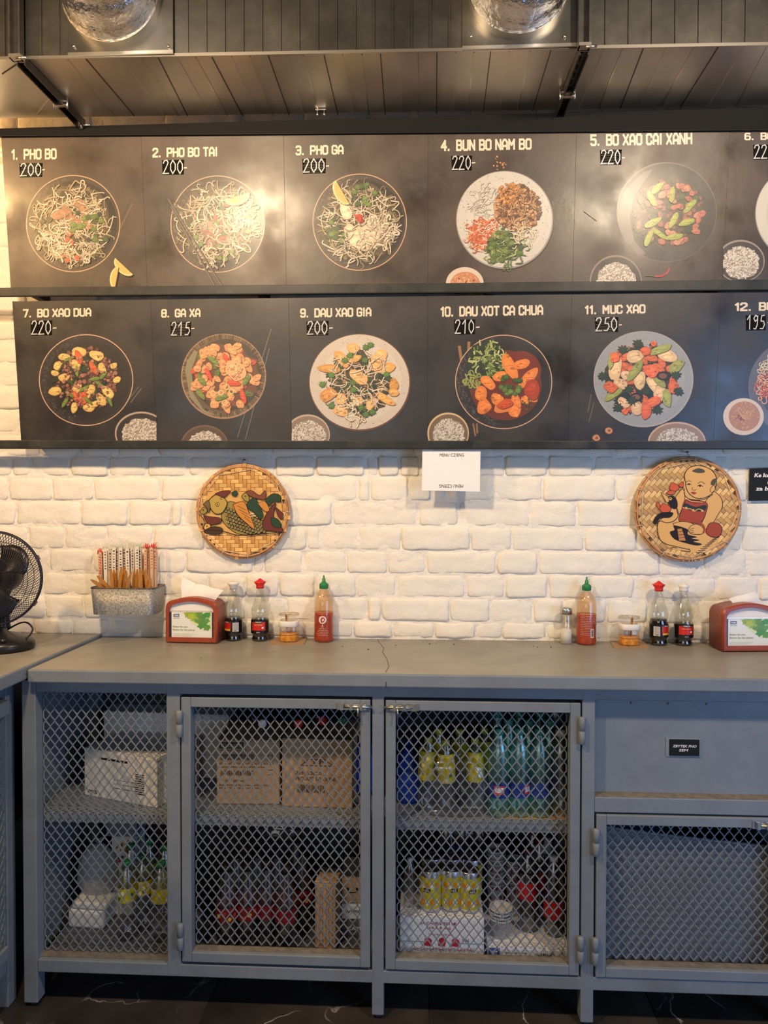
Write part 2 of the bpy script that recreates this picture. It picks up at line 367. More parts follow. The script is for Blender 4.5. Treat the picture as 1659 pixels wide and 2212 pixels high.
fb = MB(); fb.box(-3, 3.2, -3.2, .02, -.06, -.002); floor = fb.build('floor', M_grout, None, kind='structure')
tb = MB(); tb.box(-.2985, .2985, -.2985, .2985, -.01, 0); t0 = tb.build('floor_tile', M_marble, floor, bevel=.0012)
first = True
for i in range(-4, 5):
    for j in range(-5, 1):
        o = t0 if first else t0.copy()
        if not first: COL.objects.link(o); o.parent = floor
        first = False; o.location = (i*.6+.33 + (.22 if j % 2 else 0), j*.6-.28, R.uniform(-.0004, .0004))
# ================================================================== COUNTERS
M_paint = mat('grey_cabinet_paint', (.185, .212, .245), .42, var=.07, vscale=14, bump=.12, bscale=160, bdist=.002, dirt=(.15, .155, .16), dscale=4, spec=.5)
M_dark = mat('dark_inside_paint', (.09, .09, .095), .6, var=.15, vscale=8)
M_top = mat('warm_lit_worktop_paint', (.255, .245, .222), .40, var=.10, vscale=7, bump=.10, bscale=120, bdist=.002, dirt=(.20, .18, .155), dscale=3, rvar=.08)  # same grey paint as the cabinet, with warm lamp light put into its colour
M_steel = mat('zinc_steel', (.55, .53, .48), .32, metal=1, var=.12, vscale=40)
wt = MB(); wt.box(-1.029, 1.75, -.447, .018, .885, .92)
worktop = wt.build('worktop', M_paint, None, bevel=.004)
wt = MB(); wt.box(-1.025, 1.75, -.443, .018, .9195, .9204); wt.build('warm_lit_surface', M_top, worktop)  # thin slab carrying the lamp-warmed tone of the top
wt = MB()
cr = [onZ(px, py, .9207) for px, py in ((816, 1383), (829, 1400), (826, 1408), (836, 1424), (840, 1440), (833, 1452))]
for a_, b_ in zip(cr, cr[1:]): wt.bar(a_, b_, .0014, .0004)
wt.box(-.0845, -.0825, -.4478, -.4465, .885, .9)
wt.build('crack', mat('crack_dark', (.05, .045, .04), .8), worktop)
tag(worktop, 'long grey painted worktop running along the white brick wall above the mesh cabinet', 'worktop')
wl = MB(); wl.box(-1.75, -1.034, -1.15, .018, .892, .928)
side_top = wl.build('worktop', M_paint, None, bevel=.004)
wl = MB(); wl.box(-1.75, -1.037, -1.146, .018, .9275, .9284); wl.build('warm_lit_surface', M_top, side_top)
tag(side_top, 'grey worktop of the side counter at the left, under the black fan', 'worktop')
FY = -.42
def wire_mesh(parent, x0, x1, z0, z1, y, cw=.0247, ch=.0332, axis='x', phase=0, mm=None, wd=.0028):
    b = MB(); th = .0018; n = int(round((x1-x0)/(cw/2))); cwa = (x1-x0)/n*2; m = int(round((z1-z0)/(ch/2))); cha = (z1-z0)/m*2
    def P(x, z, dy): return Vector((x, y+dy, z)) if axis == 'x' else Vector((y+dy, x, z))
    sub = 4
    prof = [0, .17, .5, .83]
    for k in range(n+1):
        xc = x0+k*cwa/2; pts = []
        for i in range(m+1):
            s = (-1)**(i+k+phase)
            for q in range(sub if i < m else 1):
                t = q/sub; xx = xc+s*cwa/4*(1-2*prof[q])*.90
                pts.append((min(max(xx, x0), x1), z0+(i+t)*cha/2))
        vs = []; fs = []
        for i, p in enumerate(pts):
            a = pts[max(i-1, 0)]; c = pts[min(i+1, len(pts)-1)]; dx, dz = c[0]-a[0], c[1]-a[1]; d = math.hypot(dx, dz) or 1
            nxx, nzz = dz/d*wd/2, -dx/d*wd/2
            vs += [P(p[0]-nxx, p[1]-nzz, -th/2), P(p[0]+nxx, p[1]+nzz, -th/2), P(p[0]+nxx, p[1]+nzz, th/2), P(p[0]-nxx, p[1]-nzz, th/2)]
        for i in range(len(pts)-1):
            for q in range(4): fs.append((i*4+q, i*4+(q+1) % 4, i*4+4+(q+1) % 4, i*4+4+q))
        b.add(vs, fs)
    # bonds where neighbouring strands touch
    return b.build('wire_mesh', mm or M_paint, parent, kind='stuff')
cab = empty('mesh_front_cabinet', (0, -.21, 0), 'long grey steel cabinet with expanded mesh doors standing against the brick wall', 'cabinet')
def part(name, boxes, m, parent, bevel=.0025, label=None):
    b = MB(parent.location if parent else None)
    if parent and parent.parent: b.off = parent.location+parent.parent.location
    for q in boxes: b.box(*q)
    return b.build(name, m, parent, bevel=bevel, label=label)
PX = [(-1.060, -1.022), (-.667, -.630), (-.121, -.090), (.421, .454), (.945, .982), (1.56, 1.60)]
for i, (a, b_) in enumerate(PX):
    part('post', [(a, b_, FY, FY+.04, .012 if i != 1 else .1, .885)], M_paint, cab)
    if i == 1: continue
    fo = MB(cab.location); fo.lathe([(0, 0), (.013, 0), (.013, .008), (.009, .010), (.009, .014), (0, .014)], 12, (a+b_)/2, FY+.02, 0); fo.build('levelling_foot', mat('black_rubber', (.012, .012, .012), .6), cab)
for a in (-1.04, .44, 1.58):
    part('rear_post', [(a-.02, a+.02, -.05, -.01, 0, .885)], M_paint, cab)
part('rail', [(-1.022, 1.56, FY+.0005, FY+.04, .853, .885)], M_paint, cab, label='top rail')
part('rail', [(-1.022, 1.56, FY+.0005, FY+.04, .097, .131)], M_paint, cab, label='bottom rail')
part('rail', [(.454, .945, FY+.0008, FY+.04, .562, .602)], M_paint, cab, label='rail below the blank panel')
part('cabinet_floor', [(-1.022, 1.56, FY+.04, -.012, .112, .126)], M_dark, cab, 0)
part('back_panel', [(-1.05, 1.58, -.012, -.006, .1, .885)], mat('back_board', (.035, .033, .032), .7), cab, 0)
part('side_panel', [(-1.058, -1.052, FY+.04, -.01, .1, .885)], M_paint, cab, 0)
part('side_panel', [(.446, .452, FY+.04, -.012, .126, .885)], M_paint, cab, 0)
SH = .512
part('shelf', [(-1.05, -.10, FY+.045, -.012, SH-.028, SH)], M_paint, cab)
part('shelf', [(-.10, .444, FY+.045, -.012, SH-.028, SH)], M_paint, cab)
M_sill = mat('dusty_sill', (.16, .145, .125), .7, var=.25, vscale=60)
part('sill', [(-1.022, -.667, FY+.012, FY+.05, .131, .134)], M_sill, cab, 0, 'dusty sill below the fixed mesh')
wire_mesh(cab, -1.018, -.670, .136, .850, FY+.034).location = -cab.location
def hinge(parent, x, z, y=FY-.002, h=.075):
    b = MB(parent.location+(parent.parent.location if parent.parent else Vector()))
    b.lathe([(0, 0), (.006, .001), (.008, .004), (.008, h*.49), (.0074, h*.5), (.008, h*.51), (.008, h-.004), (.006, h-.001), (0, h)], 14, x, y-.003, z)
    b.build('hinge', M_paint, parent)
def mesh_door(x0, x1, z0, z1, hx, label, lx=None):
    d = bpy.data.objects.new('door', None); d.empty_display_size = .05; COL.objects.link(d); d.parent = cab; d.location = Vector(((x0+x1)/2, FY, z0))-cab.location
    d['label'] = label; fw = .026
    off = d.location+cab.location
    for nm, q in (('door_stile', (x0, x0+fw, FY-.003, FY+.03, z0, z1)), ('door_stile', (x1-fw, x1, FY-.003, FY+.03, z0, z1)),
                  ('door_rail', (x0+fw, x1-fw, FY-.003, FY+.03, z0, z0+fw)), ('door_rail', (x0+fw, x1-fw, FY-.003, FY+.03, z1-fw, z1))):
        b = MB(off); b.box(*q); b.build(nm, M_paint, d, bevel=.002)
    b = MB(off); b.box(x0+fw, x1-fw, FY+.008, FY+.0305, z0+fw, z0+fw+.0015); b.build('dusty_sill', M_sill, d)
    o = wire_mesh(d, x0+fw+.004, x1-fw-.004, z0+fw+.008, z1-fw-.004, FY+.026); o.location = -off
    for zz in (z0+.035, z1-.105):
        b = MB(off); h = .072
        b.lathe([(0, 0), (.006, .001), (.0085, .004), (.0085, h*.485), (.0070, h*.5), (.0085, h*.515), (.0085, h-.004), (.006, h-.001), (0, h)], 14, hx, FY-.009, zz)
        b.box(hx-.011, hx+.011, FY-.0035, FY-.0005, zz+.004, zz+h-.004)
        b.build('hinge', M_paint, d)
    if lx is not None:
        s = 1 if lx > (x0+x1)/2 else -1; zc = z1-.017; b = MB(off); y = FY-.004
        b.box(min(lx, lx-s*.075), max(lx, lx-s*.075), y-.0015, y, zc-.009, zc+.009)
        for t in (.012, .038, .062): b.box(lx-s*t-.004, lx-s*t+.004, y-.009, y, zc-.008, zc+.008)
        b.tube([(lx+s*.016, y-.005, zc), (lx-s*.06, y-.005, zc)], .0035, 8); b.tube([(lx-s*.02, y-.006, zc), (lx-s*.02, y-.014, zc-.004), (lx-s*.02, y-.016, zc-.022)], .0025, 6)
        b.build('bolt_latch', M_steel, d)
    return d
mesh_door(-.6265, -.1255, .1395, .846, -.629, 'mesh door hinged at its left post, second bay', -.137)
mesh_door(-.0855, .4165, .1365, .8455, .4185, 'mesh door hinged at its right post, third bay', -.074)
mesh_door(.4585, .9405, .134, .5575, .4565, 'short mesh door below the blank panel', .925)
mesh_door(.985, 1.555, .134, .846, 1.557, 'mesh door at the far right end')
dp = part('blank_panel', [(.454, .945, FY+.034, FY+.037, .600, .855)], M_paint, cab, 0)
rb = MB(dp.parent.location)
for xx in (.463, .557, .652, .75): 
    rb.add([(xx+.0035*cos(a*pi/4), FY+.0305, .838+.0035*sin(a*pi/4)) for a in range(8)] + [(xx+.0035*cos(a*pi/4), FY+.034, .838+.0035*sin(a*pi/4)) for a in range(8)],
           [tuple(range(8))[::-1]] + [(i, (i+1) % 8, 8+(i+1) % 8, 8+i) for i in range(8)])
rb.build('rivet', M_paint, cab, kind='stuff')
part('ledge', [(.454, .945, FY+.003, FY+.034, .602, .6035)], M_sill, cab, 0)
# small sign on the blank panel
M_blk = mat('black_plastic', (.008, .008, .008), .6, spec=.3); M_wht = mat('white_print', (.75, .73, .70), .5)
def flat_text(txt, x0, x1, z0, z1, y, m, parent, bold=0, off=None, name='lettering', shear=0, flip=False, proj=None):
    vs, fs = text_fit(txt, x0, x1, z0, z1, bold); b = MB(off)
    P = []
    for (x, z) in vs:
        if flip: x, z = x0+x1-x, z0+z1-z
        P.append((x+(z-z0)*shear, y, z) if proj is None else proj(x+(z-z0)*shear, z))
    b.add(P, fs); return b.build(name, m, parent)
sg = empty('small_sign', (.694, FY+.033, .735), 'small black sign with white words on the blank grey cabinet panel', 'sign')
def sbox(name, m, parent, off, *q, bevel=0):
    b = MB(off); b.box(*q); return b.build(name, m, parent, bevel=bevel)
sx0, sx1 = X(1442, FY+.032, 1615), X(1510, FY+.032, 1615); sz0, sz1 = Z(1632, FY+.032, 1475), Z(1597, FY+.032, 1475)
sbox('clear_holder', mat('cloudy_holder', (.22, .25, .30), .3), sg, sg.location, sx0-.004, sx1+.004, FY+.0315, FY+.0335, sz0-.003, sz1+.003)
sbox('sign_plate', M_blk, sg, sg.location, sx0+.004, sx1, FY+.0295, FY+.0315, sz0, sz1)
flat_text('ZBYTEK PHO', sx0+.012, sx1-.008, sz0+.022, sz0+.0285, FY+.0292, M_wht, sg, .02, sg.location, shear=.25)
flat_text('SEM', sx0+.028, sx1-.030, sz0+.0115, sz0+.018, FY+.0292, M_wht, sg, .02, sg.location, shear=.25)
# left side unit running towards the viewer
su = empty('mesh_side_cabinet', (-1.4, -.6, 0), 'grey mesh-sided cabinet of the side counter at the left edge', 'cabinet')
SX = -1.10
part('rail', [(SX-.03, SX, -1.15, -.43, .845, .889)], M_paint, su, label='upper rail'); part('rail', [(SX-.02, SX+.02, -1.15, -.44, .80, .838)], M_paint, su, label='door top rail')
part('rail', [(SX-.03, SX, -1.15, -.43, .10, .135)], M_paint, su, label='lower rail'); part('rail', [(SX-.02, SX+.012, -1.15, -.44, .145, .18)], M_paint, su, label='door bottom rail')
part('post', [(SX-.04, SX, -.425, -.385, 0, .889)], M_paint, su); part('post', [(SX-.04, SX, -1.15, -1.11, 0, .889)], M_paint, su)
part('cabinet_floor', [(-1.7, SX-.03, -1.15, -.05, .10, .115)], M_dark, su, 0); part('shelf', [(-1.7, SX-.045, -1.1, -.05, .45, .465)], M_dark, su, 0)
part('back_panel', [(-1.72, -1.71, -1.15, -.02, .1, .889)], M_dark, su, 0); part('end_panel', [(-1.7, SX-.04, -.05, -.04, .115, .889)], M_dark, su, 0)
part('rear_post', [(-1.70, -1.66, -.09, -.05, 0, .889), ], M_paint, su); part('rear_post', [(-1.70, -1.66, -1.15, -1.11, 0, .889)], M_paint, su)
wire_mesh(su, -1.10, -.445, .182, .798, SX+.004, axis='y', wd=.0018).location = -su.location
# ================================================================== VENTILATION DUCT
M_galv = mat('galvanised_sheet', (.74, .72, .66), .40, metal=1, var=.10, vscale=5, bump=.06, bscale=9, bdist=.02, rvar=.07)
M_galv_shade = mat('shaded_galvanised_face', (.13, .128, .12), .38, metal=1, var=.12, vscale=30, bump=.05, bscale=200, bdist=.002, rvar=.06)  # darker copy of the sheet: shade on the duct front put into its colour
M_edge = mat('bright_edge', (.75, .71, .64), .28, metal=1)
M_strut = mat('dark_steel_channel', (.16, .155, .15), .38, metal=1, var=.2, vscale=30)
M_foil = mat('aluminium_foil', (.82, .82, .84), .16, metal=1, var=.06, vscale=50, bump=.8, bscale=60, bdist=.008)
def duct_y(px_side, x):  # the duct is slightly askew to the wall
    return (-.447+.016*(x+.09)) if px_side == 'front' else (-.163+.016*(x+.09))
DZ = 2.5; duct = empty('ventilation_duct', (0, -.3, DZ), 'large rectangular galvanised duct with standing seams along the top of the wall', 'duct')
def dpt(x, t, z): return (x, duct_y('front', x)*(1-t)+duct_y('back', x)*t, z)
xl, xr = -1.45, 1.5
b = MB(duct.location)
b.add([dpt(xl, 0, DZ), dpt(xr, 0, DZ), dpt(xr, 1, DZ), dpt(xl, 1, DZ)], [(3, 2, 1, 0)]); b.add([dpt(xl, 1, DZ), dpt(xr, 1, DZ), dpt(xr, 1, DZ+.42), dpt(xl, 1, DZ+.42)], [(0, 1, 2, 3)][::-1])
b.add([dpt(xl, 0, DZ+.42), dpt(xr, 0, DZ+.42), dpt(xr, 1, DZ+.42), dpt(xl, 1, DZ+.42)], [(0, 1, 2, 3)])
b.add([dpt(xl, 0, DZ), dpt(xl, 1, DZ), dpt(xl, 1, DZ+.42), dpt(xl, 0, DZ+.42)], [(0, 1, 2, 3)]); b.add([dpt(xr, 0, DZ), dpt(xr, 1, DZ), dpt(xr, 1, DZ+.42), dpt(xr, 0, DZ+.42)], [(3, 2, 1, 0)])
b.build('duct_body', M_galv, duct)
b = MB(duct.location); b.add([dpt(xl, 0, DZ), dpt(xr, 0, DZ), dpt(xr, 0, DZ+.42), dpt(xl, 0, DZ+.42)], [(0, 1, 2, 3)]); b.build('front_sheet', M_galv_shade, duct)
b = MB(duct.location); b.bar(Vector(dpt(xl, 0, DZ))+Vector((0, -.002, .001)), Vector(dpt(xr, 0, DZ))+Vector((0, -.002, .001)), .004, .008); b.build('bright_lower_edge', M_edge, duct)
# seams underneath, unevenly slanted as the sheet is folded, and up the front
under = [(0, 65, 243), (145, 252), (178, 284)]
sm = [((145, 128), (250, 250)), ((185, 127), (290, 250)), ((262, 126), (352, 250)), ((308, 126), (386, 250)), ((342, 125), (405, 250)), ((382, 124), (454, 250)), ((422, 124), (492, 250)), ((458, 124), (524, 250)), ((500, 123), (557, 250)),
      ((540, 122), (590, 249)), ((580, 121), (625, 249)), ((618, 121), (656, 249)), ((655, 120), (690, 248)), ((700, 120), (730, 248)), ((740, 119), (764, 248)), ((782, 118), (797, 247)), ((822, 117), (832, 247)), ((861, 116), (869, 246)), ((904, 116), (903, 246)), ((944, 115), (943, 245)),
      ((985, 114), (980, 244)), ((1024, 113), (1010, 243)), ((1060, 112), (1044, 242)), ((1100, 111), (1080, 241)), ((1145, 110), (1118, 240)), ((1190, 109), (1150, 239)), ((1306, 106), (1250, 236)), ((1346, 105), (1292, 235)),
      ((1390, 104), (1340, 234)), ((1440, 103), (1378, 233)), ((1500, 102), (1426, 232)), ((1552, 101), (1470, 231)), ((1610, 99), (1530, 230)), ((1659, 98), (1590, 229)), ((5, 160), (50, 130)), ((78, 250), (112, 208))]
for k, (p, q) in enumerate(sm):
    b = MB(duct.location); P = onZ(*p, DZ-.0008); Q = onZ(*q, DZ-.0008); b.bar(P, Q, .0022 if k % 3 else .0034, .0022); b.build('seam', (M_edge, M_galv_shade, M_galv)[k % 3], duct)
xx = -1.40
while xx < 1.45:
    b = MB(duct.location); yf = duct_y('front', xx); b.box(xx, xx+.0035, yf-.0035, yf, DZ+.004, DZ+.40); b.build('front_seam', M_galv_shade, duct)
    xx += .0475 if xx < .36 else .0575
# flexible hoses with flange plates
def hose(cxp, cyp, rad, label, plate, k):
    Yf = duct_y('front', onY(cxp, 100, -.45).x)-.001; C = onY(cxp, cyp, Yf-.01); Rr = rad
    h = empty('flexible_hose', (C.x, Yf-.012, C.z), label, 'hose', 'crinkled aluminium hoses on the duct')
    rr = random.Random(k); n = 48; pts = []
    # centre line leaves the duct face toward the viewer and bends upward
    Rb = .30; rings = []; m = 74
    for i in range(m+1):
        t = i/m; a = t*radians(88)
        c = Vector((.015*sin(a*1.5)*k, -Rb*sin(a)*.85, Rb*(1-cos(a))*1.25)); d = Vector((0, -cos(a)*.85, sin(a)*1.25)).normalized()
        ring = Rr*(.955+.055*abs(sin(i*pi/6.5))**.6+.004*rr.uniform(-1, 1))
        rings.append((c, d, ring))
    vs = []; fs = []
    for i, (c, d, ring) in enumerate(rings):
        a_ = Vector((1, 0, 0)); b_ = a_.cross(d).normalized()
        for q in range(n):
            an = 2*pi*q/n; r_ = ring*(1+.012*noise.noise(Vector((cos(an)*5, sin(an)*5, i*.9))))
            vs.append(c+a_*(r_*cos(an))+b_*(r_*sin(an)))
    for i in range(m):
        for q in range(n): fs.append((i*n+q, i*n+(q+1) % n, (i+1)*n+(q+1) % n, (i+1)*n+q))
    b = MB(); b.add(vs, fs, True); b.build('corrugated_tube', M_foil, h)
    b = MB()
    for (r1, y1), (r2, y2) in (((Rr*1.0, .008), (Rr*1.0, -.016)), ((Rr*1.0, -.016), (Rr*1.03, -.018)), ((Rr*1.03, -.018), (Rr*1.03, .008))):
        vs = [(r*cos(2*pi*i/48), y, r*sin(2*pi*i/48)) for r, y in ((r1, y1), (r2, y2)) for i in range(48)]
        b.add(vs, [(i, (i+1) % 48, 48+(i+1) % 48, 48+i) for i in range(48)], True)
    b.build('collar', M_edge, h)
    x0, x1 = [X(p, Yf, 110) for p in plate[:2]]; zb_ = Z(plate[2], Yf, cxp)
    b = MB(duct.location); b.box(x0, x1, Yf-.006, Yf-.001, zb_, DZ+.33); b.build('flange_plate', M_galv_shade, duct, bevel=.001)
    b = MB(duct.location); b.bar((x0, Yf-.007, zb_), (x1, Yf-.007, zb_), .004, .008); b.build('bright_flange_lip', M_edge, duct)
    for px in plate[3]:
        P = onY(px, plate[4], Yf-.007); b = MB(duct.location); b.tube([P+Vector((0, .003, 0)), P+Vector((0, -.004, 0))], .0035, 8); b.build('screw', M_edge, duct)
hose(244, -6, .1215, 'crinkled aluminium hose on the duct, at upper left', (150, 376, 119, (160, 364), 101), 1)
hose(1119, -25, .1205, 'crinkled aluminium hose on the duct, at upper right', (998, 1245, 104, (1018, 1220), 80), -1)
# channel struts under the duct with their front hangers
def strut(f, bk, clamp, label):
    P = onZ(*f, DZ-.012); Q = onZ(*bk, DZ-.018); Q.z = DZ-.018
    e = empty('channel_strut', (P.x, P.y, P.z), label, 'strut', 'struts carrying the duct')
    b = MB(e.location); d = (Q-P).normalized(); a = d.cross(Vector((0, 0, 1))).normalized()
    for s in (-1, 1): b.bar(P+a*.0105*s, Q+a*.0105*s, .003, .022)
    b.bar(P+Vector((0, 0, .010)), Q+Vector((0, 0, .010)), .022, .003); b.build('channel', M_strut, e)
    b = MB(e.location); n = 9
    for i in range(n):
        c = P+(Q-P)*((i+.5)/n)+Vector((0, 0, .0078)); b.bar(c-d*.008, c+d*.008, .007, .002)
    b.build('slot', M_blk, e, kind='stuff')
    b = MB(e.location); c = P+(Q-P)*clamp; b.bar(c-a*.019, c+a*.019, .012, .004); b.bar(c-a*.019+Vector((0, 0, -.010)), c+a*.019+Vector((0, 0, -.010)), .010, .003)
    for s in (-1, 1): b.tube([c+a*.02*s+Vector((0, 0, .012)), c+a*.02*s+Vector((0, 0, -.018))], .0025, 6)
    b.build('clamp', M_edge, e)
    b = MB(e.location); b.tube([Q+a*-.004+Vector((0, 0, -.004)), Q+a*.026+Vector((0, 0, -.004))], .003, 8); b.tube([Q+Vector((0, 0, .01)), Q+Vector((0, 0, -.014))], .005, 8); b.build('bolt', M_edge, e)
    b = MB(e.location); hy = P.y-.012
    for s in (-1, 1): b.box(P.x-.004+s*.0125-.002, P.x-.004+s*.0125+.002, hy-.012, hy+.009, P.z-.004, DZ+.40)
    b.box(P.x-.0165, P.x+.0085, hy+.006, hy+.009, P.z-.004, DZ+.40); b.build('hanger_channel', M_strut, e)
    b = MB(e.location); b.box(P.x-.018, P.x+.012, hy-.014, hy+.012, P.z-.004, P.z+.004); b.tube([P+Vector((.0, -.02, -.004)), P+Vector((.026, -.02, -.004))], .0035, 8); b.build('corner_bracket', M_edge, e)
strut((45, 132), (176, 268), .62, 'dark slotted strut under the left end of the duct')
strut((1262, 108), (1207, 250), .62, 'slotted strut under the duct right of the second hose')
P = onZ(693, 239, DZ-.004); e = empty('beam_clip', tuple(P), 'tiny metal clip under the duct edge above the third dish', 'clip')
b = MB(P); b.box(P.x-.015, P.x+.015, P.y-.006, P.y+.004, P.z-.001, P.z+.002)
for s in (-1, 1): b.tube([(P.x+s*.010, P.y, P.z), (P.x+s*.010, P.y, P.z-.016)], .0022, 6); b.tube([(P.x+s*.010, P.y, P.z-.010), (P.x+s*.010, P.y, P.z-.014)], .0042, 6)
b.build('clip_body', M_edge, e)
# ================================================================== MENU BOARDS
BT = .1018
BN = Vector((0, -1, -BT)).normalized()      # board face normal
def onB(px, py, off=0.0):
    v = ray(px, py); n = Vector((0, 1, BT)); p0 = Vector((0, -.045, 1.37))+BN*off
    return CAMP+v*((p0-CAMP).dot(n)/v.dot(n))
M_print = vcmat('printed_menu_sheet', .48, .12, .7, bump=.06, coat=.40, crough=.27)
M_patch = vcmat('price_patch_film', .7, .05, .15)
M_rail = mat('black_menu_rail', (.022, .024, .022), .42, var=.3, vscale=12, dirt=(.07, .065, .055), dscale=7, rvar=.1)
M_board = mat('menu_board_edge', (.02, .02, .02), .5)
def C(r, g, b): return srgb(r, g, b)
class Print:
    """flat print made of many thin coloured pieces, in photo pixels, clipped to its panel"""
    def __init__(s, x0, x1, y0, y1, proj=None, step=1.5e-6, base=.0004):
        s.cl = (x0, x1, y0, y1); s.b = MB(); s.k = 0; s.step = step; s.base = base; s.proj = proj or onB
    def clip(s, poly):
        x0, x1, y0, y1 = s.cl
        for ax, lim, sg in ((0, x0, 1), (0, x1, -1), (1, y0, 1), (1, y1, -1)):
            out = []
            for i in range(len(poly)):
                a = poly[i-1]; b = poly[i]; ia = (a[ax]-lim)*sg >= 0; ib = (b[ax]-lim)*sg >= 0
                if ia != ib:
                    t = (lim-a[ax])/(b[ax]-a[ax]); out.append((a[0]+(b[0]-a[0])*t, a[1]+(b[1]-a[1])*t))
                if ib: out.append(b)
            poly = out
            if len(poly) < 3: return []
        return poly
    def add(s, poly, col, bump=1):
        poly = s.clip(list(poly))
        if len(poly) < 3: return
        s.k += bump; off = s.base+s.k*s.step
        s.b.col = col; s.b.add([s.proj(x, y, off) for x, y in poly], [tuple(range(len(poly)))[::-1]])
    def disc(s, cx, cy, rx, ry, col, n=40, wob=0, rr=None, rot=0):
        pts = []
        for i in range(n):
            a = 2*pi*i/n; k = 1+(wob*rr.uniform(-1, 1) if rr else 0)
            x, y = rx*k*cos(a), ry*k*sin(a)
            pts.append((cx+x*cos(rot)-y*sin(rot), cy+x*sin(rot)+y*cos(rot)))
        s.add(pts, col)
    def ring(s, cx, cy, rx, ry, w, col, n=60, wf=None):
        s.k += 1
        off = s.base+s.k*s.step
        for i in range(n):
            a, b = 2*pi*i/n, 2*pi*(i+1)/n; wa = w*(wf(a) if wf else 1); wb_ = w*(wf(b) if wf else 1)
            q = s.clip([(cx+rx*cos(a), cy+ry*sin(a)), (cx+rx*cos(b), cy+ry*sin(b)), (cx+(rx-wb_)*cos(b), cy+(ry-wb_)*sin(b)), (cx+(rx-wa)*cos(a), cy+(ry-wa)*sin(a))])
            if len(q) > 2: s.b.col = col; s.b.add([s.proj(x, y, off) for x, y in q], [tuple(range(len(q)))])
    def strip(s, pts, w, col, dark=None):
        if dark: s.strip([(p[0]+.7, p[1]+1.0) for p in pts], w*1.25, dark)
        s.k += 1; off = s.base+s.k*s.step; n = len(pts); L_ = []
        for i, p in enumerate(pts):
            a = pts[max(i-1, 0)]; b = pts[min(i+1, n-1)]; dx, dy = b[0]-a[0], b[1]-a[1]; d = math.hypot(dx, dy) or 1
            L_.append((p[0]-dy/d*w/2, p[1]+dx/d*w/2, p[0]+dy/d*w/2, p[1]-dx/d*w/2))
        for a, b in zip(L_, L_[1:]):
            q = s.clip([(a[0], a[1]), (b[0], b[1]), (b[2], b[3]), (a[2], a[3])])
            if len(q) > 2: s.b.col = col; s.b.add([s.proj(x, y, off) for x, y in q], [tuple(range(len(q)))])
    def build(s, name, parent, off, m=None):
        s.b.v = [tuple(Vector(v)-off) for v in s.b.v]
        s.b.c = [(c[0]*.80, c[1]*.79, c[2]*.77, 1) for c in s.b.c]
        return s.b.build(name, m or M_print, parent)
def jit(c, r, a=.12):
    k = 1+r.uniform(-a, a); return (min(1, c[0]*k), min(1, c[1]*k*(1+r.uniform(-.04, .04))), min(1, c[2]*k), 1)
def noodle(P, r, cx, cy, R_, n, cols, w=2.2, dark=None, ln=(14, 34), curl=.28):
    for _ in range(n):
        a = r.uniform(0, 2*pi); q = R_*sqrt(r.uniform(0, 1)); x, y = cx+q*cos(a), cy+q*sin(a); h = r.uniform(0, 2*pi); k = r.uniform(-curl, curl); pts = [(x, y)]
        for i in range(int(r.uniform(*ln)/2.6)):
            h += k; x += 2.6*cos(h); y += 2.6*sin(h)
            if math.hypot(x-cx, y-cy) > R_*1.12: h += .7
            pts.append((x, y))
        if len(pts) > 2: P.strip(pts, w*r.uniform(.7, 1.15), jit(r.choice(cols), r), dark if r.random() < .6 else None)
def chunk(P, r, x, y, sx, sy, col, rot=None, n=8, shade=True):
    sx *= 1.16; sy *= 1.2
    rot = r.uniform(0, 2*pi) if rot is None else rot
    pts = []
    for i in range(n):
        a = 2*pi*i/n+r.uniform(-.2, .2); k = r.uniform(.82, 1.12); u, v = sx*k*cos(a), sy*k*sin(a)
        pts.append((x+u*cos(rot)-v*sin(rot), y+u*sin(rot)+v*cos(rot)))
    pts = smooth(pts, True, 2)
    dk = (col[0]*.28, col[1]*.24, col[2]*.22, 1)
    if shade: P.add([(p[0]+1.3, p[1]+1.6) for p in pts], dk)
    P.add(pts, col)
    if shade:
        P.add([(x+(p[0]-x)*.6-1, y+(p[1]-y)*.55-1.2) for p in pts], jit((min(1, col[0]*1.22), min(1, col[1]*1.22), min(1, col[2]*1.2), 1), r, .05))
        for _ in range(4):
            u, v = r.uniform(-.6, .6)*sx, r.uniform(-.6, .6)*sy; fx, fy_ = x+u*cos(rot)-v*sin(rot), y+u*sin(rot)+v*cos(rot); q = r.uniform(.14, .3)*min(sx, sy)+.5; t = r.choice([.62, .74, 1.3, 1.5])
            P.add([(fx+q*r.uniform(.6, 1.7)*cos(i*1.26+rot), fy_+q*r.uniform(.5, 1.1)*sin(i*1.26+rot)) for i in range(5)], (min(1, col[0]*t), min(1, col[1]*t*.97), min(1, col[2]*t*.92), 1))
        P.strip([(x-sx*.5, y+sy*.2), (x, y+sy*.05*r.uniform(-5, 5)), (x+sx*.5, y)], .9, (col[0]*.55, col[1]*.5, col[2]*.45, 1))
def leaf(P, r, x, y, s, col, n=9):
    pts = []
    for i in range(n*2):
        a = pi*i/n; k = s*(1 if i % 2 else .62)*r.uniform(.8, 1.1); pts.append((x+k*cos(a), y+k*.85*sin(a)))
    P.add([(p[0]+1, p[1]+1.3) for p in pts], (col[0]*.25, col[1]*.3, col[2]*.25, 1)); P.add(pts, col)
    P.strip([(x-s*.5, y+s*.3), (x+s*.4, y-s*.3)], .8, (min(1, col[0]*1.9), min(1, col[1]*1.6), col[2]*1.5, 1))
def scat(r, cx, cy, R_, n, f):
    for _ in range(n):
        a = r.uniform(0, 2*pi); q = R_*sqrt(r.random()); f(cx+q*cos(a), cy+q*sin(a))
